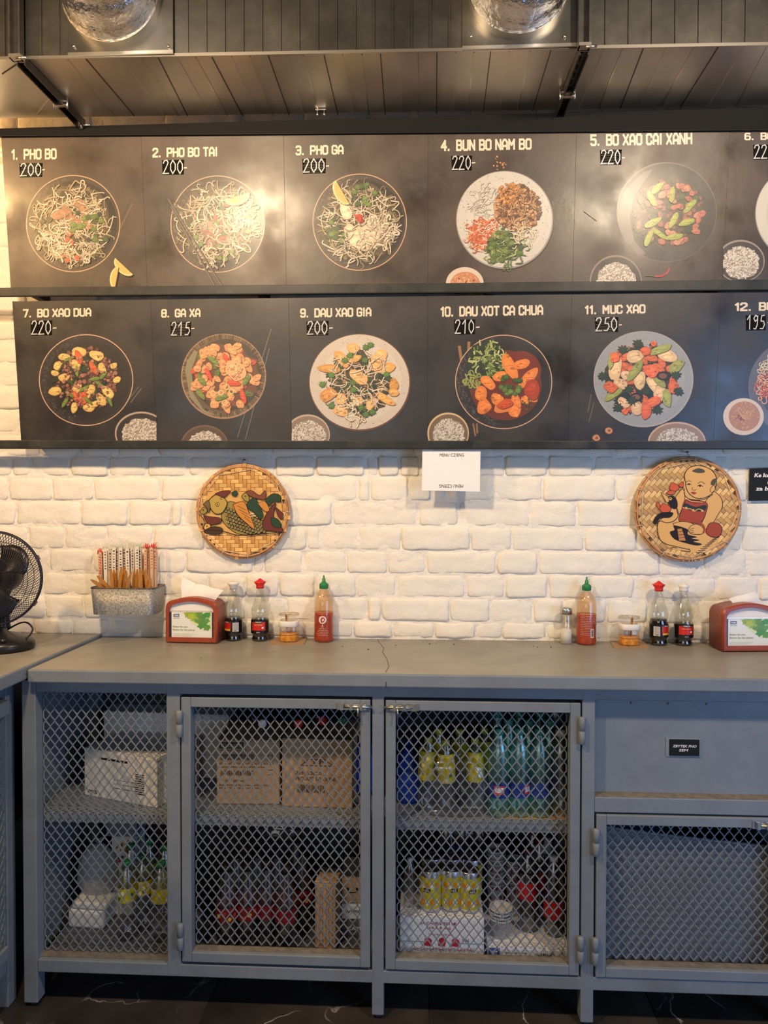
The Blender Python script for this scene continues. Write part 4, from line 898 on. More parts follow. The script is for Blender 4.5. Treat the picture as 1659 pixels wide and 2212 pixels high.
rail('black rail between the upper and lower menu boards', [(-60, 623.5), (1800, 604), (1800, 625), (-60, 641)], .010)
rail('black rail along the bottom of the lower menu board', [(-60, 951), (1800, 953), (1800, 969.5), (-60, 968)], .010)
for px in (60, 560, 1060, 1560):   # wall brackets behind the boards
    P = onB(px, 620); b = MB(boards[0].location); b.box(P.x-.01, P.x+.01, P.y+.006, WY-.007, P.z-.02, P.z+.02); b.build('bracket', M_board, boards[0])
    P = onB(px, 955); b = MB(boards[1].location); b.box(P.x-.01, P.x+.01, P.y+.006, WY-.007, P.z-.0, P.z+.02); b.build('bracket', M_board, boards[1])
# ================================================================== THINGS ON THE WALL
M_paper = mat('white_card', (.80, .80, .80), .5); M_ink = mat('black_ink', (.012, .012, .012), .5)
M_tape = clearmat('clear_tape', (.80, .80, .80), .06, .2)
cy = -.062
q = [onY(912.5, 971, cy), onY(1038, 973, cy), onY(1036.5, 1062, cy), onY(911, 1059.5, cy)]
card = empty('menu_card', tuple(q[3]), 'white paper card reading MENU CZ/ENG taped under the lower menu board', 'card')
b = MB(q[3]); vs = [p for p in q]+[p+Vector((0, .0006, 0)) for p in q]
b.add(vs, [(3, 2, 1, 0), (4, 5, 6, 7), (0, 1, 5, 4), (1, 2, 6, 5), (2, 3, 7, 6), (3, 0, 4, 7)]); b.build('card_sheet', M_paper, card)
xa_, xb_ = onY(950, 983, cy).x, onY(1002, 983, cy).x
flat_text('MENU CZ/ENG', xa_, xb_, onY(976, 986.5, cy).z, onY(976, 979.5, cy).z, cy-.0006, M_ink, card, .0, q[3])
flat_text('MENU CZ/ENG', xa_-.002, xb_-.002, onY(976, 1053.5, cy).z, onY(976, 1046.5, cy).z, cy-.0006, M_ink, card, .0, q[3], flip=True)
tq = [onB(935, 950, .0115), onB(1022, 952, .0115), onB(1022, 968, .0115), onB(935, 968, .0115)]
b = MB(q[3]); b.add(tq, [(3, 2, 1, 0)]); tl, tr_ = onY(935, 974, cy-.001), onY(1022, 974, cy-.001)
b.add([tq[3], tq[2], tr_, tl], [(3, 2, 1, 0)]); b.build('clear_tape', M_tape, card)
# black sign at the right edge
sy = WY-.010; q = [onY(1620, 1012, sy), onY(1741, 1008, sy), onY(1741, 1080, sy), onY(1618, 1082, sy)]
bs = empty('wall_sign', tuple(q[3]), 'black sign with white italic words cut off by the right edge of the photo', 'sign')
b = MB(q[3]); vs = [p for p in q]+[p+Vector((0, .004, 0)) for p in q]; b.add(vs, [(3, 2, 1, 0), (4, 5, 6, 7), (0, 1, 5, 4), (1, 2, 6, 5), (2, 3, 7, 6), (3, 0, 4, 7)]); b.build('sign_plate', M_blk, bs)
for txt, p0, p1, yb, yt in (('Ke', 1629, 1644, 1031, 1022), ('ko', 1647.5, 1664, 1031, 1022), ('u', 1657, 1664, 1046, 1040), ('za b', 1632, 1659, 1060, 1051)):
    flat_text(txt, onY(p0, yb, sy).x, onY(p1, yb, sy).x, onY(p0, yb, sy).z, onY(p0, yt, sy).z, sy-.0008, M_wht, bs, .035, q[3], shear=.2)
# woven bamboo trays
M_bam = vcmat('woven_bamboo', .48, .08, .4, bump=.15); M_pic = vcmat('painted_picture', .5, .08, .3)
M_rim = mat('bamboo_rim', (.50, .26, .12), .42, var=.3, vscale=40); M_wire = mat('pale_binding', (.72, .62, .46), .5)
def tray(cxp, cyp, rp, rot, label, seed, base):
    Y = WY-.026; c = onY(cxp, cyp, Y); Rr = rp/FPX*(Y+2.295)*1.0/ .985; e = empty('bamboo_tray', tuple(c), label, 'tray', 'round bamboo trays on the wall'); rr = random.Random(seed)
    b = MB(); s = .0128; N_ = int(Rr/s)+3; cs, sn = cos(rot), sin(rot)
    def dome(x, z): return .006*((x*x+z*z)/(Rr*Rr))*-1+.004
    def pt(u, v, h): x, z = u*cs-v*sn, u*sn+v*cs; return (x, dome(x, z)-h, z)
    for i in range(-N_, N_):
        for j in range(-N_, N_):
            m = (i+j) % 4
            if m == 0: u0, u1, v0, v1, hz = i*s, (i+2)*s, j*s, (j+1)*s, True
            elif m == 2: u0, u1, v0, v1, hz = i*s, (i+1)*s, j*s, (j+2)*s, False
            else: continue
            mu_, mv = (u0+u1)/2, (v0+v1)/2
            if math.hypot(mu_, mv) > Rr-.006: continue
            g = .0005; u0 += g; u1 -= g; v0 += g; v1 -= g; c_ = jit(base[0] if hz else base[1], rr, .16); b.col = c_
            vs = []; K = 3
            for q_ in range(K+1):
                t = q_/K; h = .0003+.0013*sin(pi*t)
                if hz: a_ = (u0+(u1-u0)*t, v0); d_ = (u0+(u1-u0)*t, v1)
                else: a_ = (u0, v0+(v1-v0)*t); d_ = (u1, v0+(v1-v0)*t)
                vs += [pt(*a_, h), pt(*d_, h)]
            fs = [(2*k_, 2*k_+1, 2*k_+3, 2*k_+2) for k_ in range(K)]
            if hz: fs = [f[::-1] for f in fs]
            b.add(vs, fs, True)
    b.build('woven_strips', M_bam, e, kind='stuff')
    b = MB(); b.col = jit(base[1], rr, .01); b.add([(Rr*cos(2*pi*i/48)*.99, .0065, Rr*sin(2*pi*i/48)*.99) for i in range(48)], [tuple(range(48))[::-1]]); b.build('backing', mat('tray_back', (.46, .29, .13), .7), e)
    for nm, r_, yy, tr2 in (('outer_rim', Rr, .004, .0042), ('inner_rim', Rr-.005, -.003, .0028)):
        b = MB(); b.tube([((r_+.0006*sin(i*1.7))*cos(2*pi*i/64), yy, r_*sin(2*pi*i/64)) for i in range(64)], tr2, 7, True); b.build(nm, M_rim, e)
    b = MB(); ks = [rr.uniform(-.1, .1)+i*2*pi/9 for i in range(9)]
    for i, a in enumerate(ks):
        b.tube([((Rr-.012)*cos(a), -.004, (Rr-.012)*sin(a)), ((Rr-.002)*cos(a), -.010, (Rr-.002)*sin(a)), ((Rr+.005)*cos(a), .004, (Rr+.005)*sin(a))], .0009, 5)
        a2 = ks[(i+1) % 9]; b.tube([((Rr-.010)*cos(a), -.0055, (Rr-.010)*sin(a)), ((Rr-.010)*cos(a2), -.0055, (Rr-.010)*sin(a2))], .0009, 5)
    b.build('binding_wire', M_wire, e)
    b = MB(); b.tube([(0, .0, Rr), (.003, -.004, Rr+.006), (-.002, .004, Rr+.012), (.002, .014, Rr+.018)], .0009, 5); b.tube([(.002, .006, Rr+.018), (.002, .024, Rr+.018)], .0022, 6); b.build('hanging_hook', M_strut, e)
    return e, Y
tA, YA = tray(524.5, 1105, 100, 0, 'round woven bamboo tray painted with fish, on the wall at the left', 3, (C(222, 176, 106), C(196, 146, 82)))
tB, YB = tray(1485.5, 1100, 108, radians(47), 'round woven bamboo tray painted with a child, on the wall at right', 4, (C(216, 178, 116), C(188, 146, 90)))
K_ = C(34, 22, 18)
def art(e, Y, ox, oy, k, items, name):
    P = Print(0, 3000, 0, 3000, proj=lambda x, y, off: onY(x, y, Y-.0012-off), step=2e-5, base=.0006)
    mp = lambda L_: [(ox+x/k, oy+y/k) for x, y in L_]
    for it in items:
        if it[0] == 'f': P.add(smooth(mp(it[2])), it[1])
        elif it[0] == 'p': P.add(mp(it[2]), it[1])
        elif it[0] == 'l': P.strip(smooth(mp(it[3]), False), it[2]/k*1.0, it[1])
        elif it[0] == 'c': P.disc(ox+it[2]/k, oy+it[3]/k, it[4]/k, it[4]/k*(it[5] if len(it) > 5 else 1), it[1], 14)
        elif it[0] == 'fo': P.add(smooth(mp(it[2])), it[1]); P.strip(smooth(mp(it[2]+[it[2][0]]), False), it[3]/k, K_)
    P.b.v = [tuple(Vector(v)-e.location) for v in P.b.v]; return P.b.build(name, M_pic, e)
OLV, PUR, GR_, ORG, PAL = C(150, 132, 70), C(104, 50, 42), C(40, 66, 48), C(196, 132, 62), C(208, 164, 96)
it = [('f', PAL, [(170, 480), (240, 350), (340, 330), (480, 340), (560, 325), (700, 350), (745, 380), (770, 560), (770, 630), (600, 640), (450, 650), (330, 625), (190, 640), (205, 560)])]
it += [('fo', OLV, [(330, 470), (380, 410), (470, 440), (560, 520), (640, 560), (630, 630), (480, 648), (390, 610), (330, 540)], 5)]
rr = random.Random(5)
for i in range(13):
    for j in range(6):
        x = 352+i*22+j*6; y = 452+i*9+j*27-(i*j*.4)
        if y < 640 and x < 640 and not (x > 470 and y < 440+(x-470)*.6): it += [('c', K_, x, y, 13), ('c', jit(C(150, 136, 84), rr, .15), x-2, y-2, 9.5), ('c', C(92, 78, 48), x-3, y-3, 4)]
it += [('fo', C(176, 150, 76), [(235, 400), (290, 360), (350, 390), (366, 430), (330, 490), (280, 495), (245, 450)], 5), ('c', K_, 298, 430, 15), ('c', PAL, 298, 430, 11), ('c', K_, 298, 430, 5), ('c', K_, 325, 388, 9), ('c', PAL, 325, 388, 5), ('l', K_, 4, [(240, 400), (262, 372), (300, 352), (310, 340)]),
 ('fo', ORG, [(410, 430), (485, 410), (520, 480), (565, 605), (500, 560), (440, 500)], 4), ('l', K_, 3, [(440, 440), (500, 470)]), ('l', K_, 3, [(450, 465), (515, 500)]), ('l', K_, 3, [(470, 490), (530, 530)]), ('l', K_, 3, [(490, 520), (545, 565)]),
 ('fo', PUR, [(280, 355), (330, 335), (390, 332), (370, 360), (340, 380)], 4), ('fo', PUR, [(200, 510), (260, 520), (320, 530), (320, 560), (250, 575), (215, 550)], 4), ('fo', PUR, [(620, 560), (660, 480), (715, 420), (700, 520), (770, 620), (680, 620), (630, 610)], 5), ('fo', PUR, [(715, 450), (750, 480), (768, 500), (762, 540), (730, 510)], 4),
 ('fo', GR_, [(505, 430), (560, 380), (600, 440), (625, 510), (600, 535), (560, 490), (520, 460)], 4), ('fo', GR_, [(640, 400), (690, 355), (745, 365), (750, 410), (700, 410), (670, 440)], 4), ('fo', GR_, [(680, 530), (720, 530), (756, 575), (740, 600), (690, 580)], 4), ('fo', GR_, [(400, 345), (430, 332), (442, 350), (430, 372), (405, 365)], 4),
 ('fo', C(120, 70, 50), [(495, 345), (540, 330), (600, 365), (640, 330), (640, 390), (590, 390), (540, 375)], 4), ('fo', OLV, [(470, 370), (500, 345), (525, 380), (520, 410), (490, 400)], 4), ('c', K_, 497, 372, 5),
 ('fo', OLV, [(172, 480), (195, 450), (225, 470), (210, 495), (185, 500)], 4), ('c', K_, 195, 470, 5), ('fo', C(110, 90, 60), [(195, 430), (230, 400), (245, 440), (235, 490), (222, 455)], 4), ('fo', PAL, [(205, 570), (240, 570), (250, 600), (220, 615), (200, 600)], 4), ('c', K_, 222, 586, 5), ('fo', C(70, 52, 36), [(200, 620), (260, 590), (330, 600), (320, 640), (230, 640)], 4),
 ('fo', ORG, [(590, 420), (640, 410), (670, 470), (640, 480), (600, 440)], 3), ('l', C(220, 200, 170), 6, [(528, 500), (560, 495)]), ('l', C(220, 200, 170), 6, [(532, 515), (572, 510)]), ('l', K_, 4, [(170, 500), (210, 560), (200, 610), (330, 620), (450, 650), (600, 640), (770, 632)])]
art(tA, YA, 380, 960, 3.318, it, 'fish_picture')
SK = C(214, 168, 104); RD = C(158, 68, 46); OR2 = C(196, 88, 52)
it = [('f', SK, [(430, 870), (560, 760), (600, 600), (700, 520), (740, 300), (880, 240), (1020, 290), (1080, 420), (1060, 520), (1140, 620), (1130, 760), (1070, 860), (1140, 920), (1110, 1060), (1040, 1180), (850, 1220), (640, 1190), (470, 1090), (425, 960)]),
 ('fo', SK, [(620, 590), (700, 500), (725, 600), (700, 700), (655, 790), (625, 700)], 7), ('fo', SK, [(1050, 520), (1130, 600), (1145, 700), (1090, 800), (1000, 940), (900, 930), (960, 780), (960, 640)], 7),
 ('fo', RD, [(735, 620), (960, 650), (965, 760), (900, 880), (780, 880), (660, 860), (680, 760)], 7), ('f', C(40, 50, 44), [(725, 660), (840, 700), (960, 680), (950, 745), (840, 750), (715, 715)]), ('l', SK, 9, [(700, 705), (740, 720), (790, 725), (830, 750), (880, 725), (940, 750)]), ('c', SK, 740, 712, 13), ('c', SK, 820, 738, 13), ('c', SK, 920, 745, 13),
 ('l', K_, 5, [(745, 625), (820, 655), (940, 655)]), ('l', SK, 9, [(750, 615), (810, 640), (930, 650)]),
 ('fo', SK, [(735, 430), (722, 340), (780, 258), (890, 240), (1000, 270), (1070, 350), (1075, 450), (1040, 540), (960, 595), (860, 605), (780, 560), (740, 490)], 9),
 ('f', C(80, 74, 56), [(805, 300), (870, 268), (930, 280), (950, 312), (880, 322)]), ('f', C(80, 74, 56), [(1015, 450), (1030, 400), (1075, 385), (1060, 455)]), ('fo', SK, [(1010, 500), (1050, 455), (1065, 500), (1040, 535), (1012, 530)], 6),
 ('l', K_, 6, [(735, 425), (770, 408), (800, 420)]), ('l', K_, 6, [(870, 440), (910, 420), (950, 445)]), ('l', K_, 7, [(745, 455), (770, 440), (795, 455)]), ('c', K_, 770, 450, 9), ('l', K_, 7, [(865, 470), (895, 455), (930, 475)]), ('c', K_, 895, 468, 10), ('l', K_, 5, [(810, 480), (805, 505), (830, 515), (855, 508)]), ('f', RD, [(790, 540), (820, 530), (855, 545), (825, 562)]),
 ('l', K_, 7, [(720, 490), (720, 560), (770, 610), (860, 625), (960, 610), (1040, 560)]), ('fo', OR2, [(550, 500), (575, 430), (640, 455), (660, 490), (610, 530)], 5), ('fo', OR2, [(655, 455), (700, 415), (712, 470), (680, 480)], 5), ('fo', OR2, [(510, 550), (560, 520), (620, 530), (580, 565)], 5),
 ('fo', OR2, [(440, 720), (480, 665), (560, 700), (560, 750), (480, 765)], 5), ('fo', OR2, [(400, 680), (425, 640), (445, 690), (440, 730)], 5),
 ('fo', K_, [(530, 600), (560, 580), (610, 590), (640, 650), (635, 715), (590, 720), (545, 670)], 4), ('fo', SK, [(455, 535), (530, 585), (545, 640), (520, 650), (490, 600)], 5), ('c', SK, 562, 610, 18), ('c', K_, 560, 606, 8),
 ('f', K_, [(370, 885), (385, 825), (450, 770), (540, 760), (595, 770), (560, 820), (450, 830), (410, 890)]), ('l', K_, 7, [(640, 720), (650, 800), (600, 860), (520, 880), (440, 860), (415, 950), (440, 1060), (520, 1120), (640, 1150), (770, 1180)]),
 ('fo', SK, [(590, 890), (700, 865), (830, 900), (760, 960), (640, 940)], 6), ('f', K_, [(560, 980), (610, 960), (600, 910), (700, 930), (760, 960), (760, 1010), (860, 1040), (800, 1055), (890, 1075), (820, 1090), (915, 1118), (860, 1135), (740, 1110), (620, 1070), (570, 1020)]),
 ('p', C(184, 130, 76), [(640, 950), (690, 945), (735, 1080), (660, 1080)]), ('l', K_, 5, [(645, 985), (700, 975)]), ('l', K_, 5, [(650, 1020), (712, 1010)]), ('l', K_, 5, [(655, 1052), (725, 1046)]),
 ('fo', SK, [(760, 960), (800, 910), (870, 900), (930, 940), (925, 1000), (860, 1010), (790, 1000)], 6), ('l', K_, 5, [(775, 955), (830, 940)]), ('l', K_, 5, [(765, 975), (825, 965)]), ('l', K_, 5, [(780, 995), (830, 985)]), ('l', RD, 22, [(870, 885), (920, 900), (945, 950), (930, 995)]),
 ('fo', RD, [(960, 980), (1000, 890), (1090, 885), (1140, 940), (1120, 1020), (1060, 1045), (990, 1020)], 7)]
it += [('l', K_, 6, [(1110-i*26, 1040+i*24), (1050-i*26, 1062+i*22), (1030-i*26, 1070+i*20)]) for i in range(8)]
it += [('l', K_, 5, [(560, 1170), (590, 1155), (640, 1165)]), ('l', K_, 6, [(680, 1190), (780, 1205), (770, 1170)])]
art(tB, YB, 1340, 960, 5.2, it, 'child_picture')
# ================================================================== CONDIMENTS ON THE WORKTOP
WT = .9205
M_clear = clearmat('clear_plastic', (.97, .93, .86), .05, .06); M_clear2 = clearmat('clear_glass', (.90, .905, .86), .10, .05)
M_soy = mat('soy_sauce', (.006, .004, .004), .12, spec=.8); M_lab = vcmat('bottle_label', .35, .05, .5)
M_redcap = mat('red_plastic', (.62, .025, .02), .35, var=.1); M_whcap = mat('white_plastic', (.74, .72, .68), .4, var=.05); M_green = mat('green_plastic', (.02, .20, .06), .35, var=.1)
def arc(b, r, z0, z1, s0, s1, col, n=14):
    """patch of a cylinder facing the viewer; s = distance along the wall of the bottle"""
    b.col = col; a0, a1 = -pi/2+s0/r, -pi/2+s1/r
    vs = []; 
    for z in (z0, z1): vs += [(r*cos(a0+(a1-a0)*i/n), r*sin(a0+(a1-a0)*i/n), z) for i in range(n+1)]
    b.add(vs, [(i, i+1, n+2+i, n+1+i) for i in range(n)], True)
def warp_poly(b, r, pts, col):
    b.col = col; b.add([(r*cos(-pi/2+s/r), r*sin(-pi/2+s/r), z) for s, z in pts], [tuple(range(len(pts)))])
def wrap_text(b, r, txt, s0, s1, z0, z1, col, bold=.0):
    vs, fs = text_fit(txt, s0, s1, z0, z1, bold); b.col = col; b.add([(r*cos(-pi/2+s/r), r*sin(-pi/2+s/r), z) for s, z in vs], fs)
W_ = C(226, 222, 212); RDL = C(190, 38, 30); YL = C(222, 170, 60); BK = C(14, 13, 14)
CHP = [(0, 0), (.0245, 0), (.0265, .003), (.0265, .009), (.0235, .0155), (.0255, .021), (.0288, .025), (.0288, .067), (.0248, .075), (.0272, .083), (.0290, .094), (.0262, .108), (.0215, .122), (.0165, .140), (.0125, .155), (.0115, .168), (0, .168)]
def soy_bottle(px, py, label, cap, level, mode, rz=0):
    P = onZ(px, py, WT); e = empty('soy_sauce_bottle', (onY(px, py, -.030).x, -.026, WT), label, 'bottle', 'soy sauce bottles on the worktop')
    b = MB(); b.lathe(CHP, 28); b.build('glass_shell', M_clear2, e)
    b = MB(); pr = [(max(0, r-.0012), z+.0008) for r, z in CHP if z < level]; pr += [(pr[-1][0], level), (0, level)]; b.lathe(pr, 28); b.build('soy_sauce', M_soy, e)
    r = .0291; b = MB()
    if mode in (0, 2):   # printed front of the label turned left (0) or right (2)
        s = -1 if mode == 0 else 1
        arc(b, r, .026, .066, -.040, .040, BK)
        arc(b, r+.0001, .034, .062, *sorted((s*.002, s*.032)), RDL); arc(b, r+.0002, .0585, .0645, *sorted((s*.006, s*.024)), BK); wrap_text(b, r+.0004, 'CHIN-SU', *sorted((s*.008, s*.023)), .0595, .0635, W_, .02)
        arc(b, r+.0003, .034, .040, *sorted((s*.004, s*.028)), YL); s2 = -s
        arc(b, r+.0002, .031, .060, *sorted((s2*.004, s2*.024)), C(196, 192, 186))
        for k in range(9): arc(b, r+.0004, .057-k*.0026, .0578-k*.0026, *sorted((s2*.006, s2*(.020+.002*(k % 2)))), C(90, 86, 84))
        for k in range(8): arc(b, r+.0004, .0315, .0355, *sorted((s2*(.008+k*.0012), s2*(.0086+k*.0012))), BK)
    else:
        arc(b, r, .026, .066, -.040, .040, BK); arc(b, r+.0001, .036, .0625, -.023, .023, RDL); arc(b, r+.0002, .058, .0665, -.012, .012, BK); wrap_text(b, r+.0004, 'CHIN-SU', -.0105, .0105, .0598, .0645, W_, .02)
        wrap_text(b, r+.0004, 'NUOC TUONG' if mode == 1 else 'Nuoc Tuong', -.013, .013, .0515, .0555, C(240, 200, 120), .01); warp_poly(b, r+.0003, [(-.023, .036), (-.023, .041), (-.010, .0445), (.008, .040), (.023, .038), (.023, .036)], YL)
        warp_poly(b, r+.0004, [(.010, .044), (.013, .0475), (.017, .047), (.018, .043), (.013, .041)], W_); wrap_text(b, r+.0004, '250 ml', -.006, .005, .0285, .0315, W_, .01)
    b.build('label', M_lab, e)
    b = MB()
    if cap == 'red': b.lathe([(0, .166), (.0125, .166), (.0130, .172), (.0125, .176), (.0185, .184), (.0190, .1865), (.0135, .189), (.006, .194), (.003, .197), (0, .1975)], 6 if False else 20); m_ = M_redcap
    elif cap == 'white': b.lathe([(0, .165), (.0128, .165), (.0132, .172), (.0128, .176), (.0170, .181), (.0165, .1835), (.011, .186), (.004, .193), (0, .195)], 20); m_ = M_whcap
    else: b.lathe([(0, .162), (.0122, .162), (.0126, .171), (.0155, .174), (.0185, .180), (.0192, .185), (.0170, .1835), (0, .178)], 24); m_ = M_whcap
    b.build('cap', m_, e); e.rotation_euler.z = rz; return e
soy_bottle(504, 1386, 'soy sauce bottle with open white cap beside the left red napkin dispenser', 'open', .071, 0)
soy_bottle(561.5, 1384, 'soy sauce bottle with red cap next to the left chilli jar', 'red', .069, 1)
soy_bottle(1423, 1395, 'soy sauce bottle with red cap, half full of dark sauce, at the right', 'red', .080, 2)
soy_bottle(1477, 1395, 'soy sauce bottle with white peaked cap beside the right red napkin dispenser', 'white', .066, 3)
M_sri = mat('chilli_sauce', (.37, .045, .015), .35, var=.25, vscale=60); M_smear = mat('sauce_smear', (.78, .46, .16), .4, alpha=.30)
SRP = [(0, 0), (.0275, 0), (.0305, .003), (.0310, .010), (.0305, .030), (.0310, .045), (.0303, .085), (.0310, .120), (.0300, .132), (.0260, .145), (.0195, .157), (.0135, .165), (.0120, .170), (0, .170)]
def sriracha(px, level, label, back):
    e = empty('chilli_sauce_bottle', (onY(px, 1390, -.026).x, -.026, WT), label, 'bottle', 'chilli sauce bottles on the worktop')
    b = MB(); b.lathe(SRP, 30); b.build('bottle_shell', M_clear, e)
    b = MB(); pr = [(max(0, r-.0010), z+.0008) for r, z in SRP if z < level]; pr += [(pr[-1][0], level), (0, level-.004)]; b.lathe(pr, 30); b.build('chilli_sauce', M_sri, e)
    b = MB(); b.lathe([(.0290, level), (.0285, .118), (.0240, .143), (.0120, .163)], 30); b.build('sauce_smear', M_smear, e)
    b = MB(); b.lathe([(0, .166), (.0135, .166), (.0135, .181), (.0125, .1825), (.0085, .186), (.0062, .187), (.0050, .197), (.0030, .2005), (.0022, .208), (0, .2085)], 20)
    for i in range(20): a = 2*pi*i/20; b.bar((.0135*cos(a), .0135*sin(a), .167), (.0135*cos(a), .0135*sin(a), .180), .0012)
    b.build('nozzle_cap', M_green, e)
    b = MB(); r = .0317; w_ = C(224, 206, 196)
    if not back:
        warp_poly(b, r, [(.0125*cos(2*pi*i/28), .072+.0125*sin(2*pi*i/28)) for i in range(28)], w_)
        warp_poly(b, r+.0002, smooth([(-.004, .064), (-.0065, .070), (-.004, .077), (.001, .080), (.006, .077), (.0075, .071), (.004, .066), (.006, .062), (.001, .066), (-.002, .061)]), C(150, 50, 30))
        warp_poly(b, r+.0003, smooth([(-.002, .070), (.000, .075), (.004, .075), (.004, .070), (.001, .068)]), w_); wrap_text(b, r+.0002, 'Sriracha hot chilli sauce', -.017, .017, .0885, .0915, C(206, 130, 110)); 
        warp_poly(b, r, [(-.002, .056), (.002, .056), (.0015, .053), (-.0015, .053)], w_); wrap_text(b, r, 'XOT', -.004, .004, .0485, .0515, w_, .02)
        for k, wd in enumerate((.010, .015, .019, .022, .018)): wrap_text(b, r, 'chilli sugar salt garlic vinegar'[:14+k*4], -wd, wd, .0425-k*.0052, .0455-k*.0052, w_)
    else:
        for k in range(13): wrap_text(b, r, ('ingredients chilli sugar water', 'salt garlic distilled vinegar 5%')[k % 2], -.027+.001*(k % 3), (.012, .020)[k < 6], .094-k*.0052, .0966-k*.0052, w_)
        arc(b, r+.0001, .024, .051, .006, .017, w_)
        for k in range(14): arc(b, r+.0003, .0265+k*.0016, .0272+k*.0016+.0004*(k % 3), .008, .0155, BK)
        arc(b, r+.0001, .022, .062, .027, .033, w_)
    b.build('label_print', M_lab, e); return e
sriracha(699.5, .092, 'chilli sauce bottle with green nozzle and round white emblem, left of centre', False)
sriracha(1266.5, .094, 'chilli sauce bottle with green nozzle and barcode, beside the salt shaker', True)
M_oil = mat('chilli_oil', (.85, .34, .05), .25, var=.4, vscale=120, bump=.3, bscale=200); M_kraft = mat('kraft_card', (.34, .215, .115), .75, var=.12, vscale=40)
M_lid = clearmat('cloudy_lid', (.86, .82, .76), .10, .25)
def jar(px, label, flip, clabel, cq):
    e = empty('chilli_jar', (onY(px, 1392, -.040).x, -.040, WT+.003), label, 'jar', 'chilli jars on cardboard squares'); r = .034
    def sq(rr_, z, k=.30): return [(rr_*(cos(a)*(1-k*.28*abs(sin(2*a))**2*0)+0)*(1/max(abs(cos(a)), abs(sin(a))))**.45, rr_*sin(a)*(1/max(abs(cos(a)), abs(sin(a))))**.45, z) for a in [2*pi*i/28+.01 for i in range(28)]]
    def loft(b, secs):
        vs = []; [vs.extend(s) for s in secs]; fs = [(j*28+i, j*28+(i+1) % 28, (j+1)*28+(i+1) % 28, (j+1)*28+i) for j in range(len(secs)-1) for i in range(28)]; fs += [tuple(range(28))[::-1], tuple(range((len(secs)-1)*28, len(secs)*28))]; b.add(vs, fs, True)
    k = .90
    b = MB(); loft(b, [sq(r*k*.92, 0), sq(r*k*.98, .003), sq(r*k*.98, .046), sq(r*k*.93, .050)]); b.build('jar_body', M_clear, e)
    b = MB(); loft(b, [sq(r*k*.88, .001), sq(r*k*.94, .004), sq(r*k*.94, .020), sq(r*k*.94, .0205)]); b.build('chilli_oil', M_oil, e)
    b = MB(); loft(b, [sq(r*k*.94, .020), sq(r*k*.94, .026)]); b.build('clear_oil', mat('clear_oil', (.55, .24, .06), .15), e)
    b = MB(); loft(b, [sq(r*k*1.00, .047), sq(r*k*1.05, .049), sq(r*k*1.05, .063), sq(r*k*1.0, .065), sq(r*k*.86, .0655), sq(r*k*.84, .058)]); b.build('collar', M_whcap, e)
    b = MB(); s = 1 if flip else -1; M_ = Matrix.Translation((0, .020, .080)) @ Matrix.Rotation(radians(-14), 4, 'X') @ Matrix.Rotation(radians(3*s), 4, 'Y') @ Matrix.Translation((0, -.018, 0))
    b2 = MB(); loft(b2, [sq(r*k*1.02, -.006), sq(r*k*1.04, -.002), sq(r*k*1.0, .002), sq(r*k*.8, .003)]); b.add([M_ @ Vector(v) for v in b2.v], b2.f, True); b.build('open_lid', M_lid, e)
    b = MB(); b.tube([(.004*s, -.004, .012), (.006*s, -.006, .05), (.007*s, -.010, .078), (.008*s, -.012, .084)], [.002, .0025, .0038, .0025], 8); b.build('spoon_handle', mat('amber_spoon', (.42, .20, .035), .4), e)
    q_ = [onZ(px_, py_, WT) for px_, py_ in cq]; c = sum(q_, Vector())/4; ce = empty('cardboard_square', (c.x, c.y, WT), clabel, 'coaster', 'cardboard squares under the jars')
    b = MB(c); vs = [p+Vector((0, 0, .0)) for p in q_]+[p+Vector((0, 0, .0025)) for p in q_]; b.add(vs, [(0, 1, 2, 3), (7, 6, 5, 4), (1, 0, 4, 5), (2, 1, 5, 6), (3, 2, 6, 7), (0, 3, 7, 4)]); b.build('card', M_kraft, ce)
jar(624.5, 'chilli jar with open lid standing left of the bottle with the round emblem', False, 'brown cardboard square under the left chilli jar', [(596, 1377), (664, 1377), (656, 1393), (582, 1393)])
jar(1358, 'chilli jar with open lid standing at the right, near the red-capped bottle', True, 'brown cardboard square under the right chilli jar', [(1318, 1386), (1390, 1386), (1403, 1401), (1326, 1401)])
# salt shaker
e = empty('salt_shaker', (onY(1223, 1391, -.026).x, -.024, WT), 'small glass salt shaker with steel lid at the right of the empty worktop stretch', 'shaker')
b = MB(); b.lathe([(0, 0), (.0175, 0), (.0188, .003), (.0180, .020), (.0184, .070), (.0160, .088), (.0150, .095), (0, .095)], 10); b.build('glass_body', M_clear2, e)
b = MB(); b.lathe([(0, .0015), (.0168, .0015), (.0170, .045), (0, .048)], 16); b.build('salt', mat('salt', (.78, .77, .74), .8), e)
b = MB(); b.lathe([(0, .092), (.0178, .092), (.0180, .106), (.0170, .110), (.010, .1125), (0, .113)], 24); b.build('steel_lid', mat('shaker_steel', (.55, .54, .52), .28, metal=1), e)
b = MB(); [b.disc(.006*cos(i*1.05), .006*sin(i*1.05), .1132, .0009, 6) for i in range(6)]; b.build('holes', M_blk, e, kind='stuff')
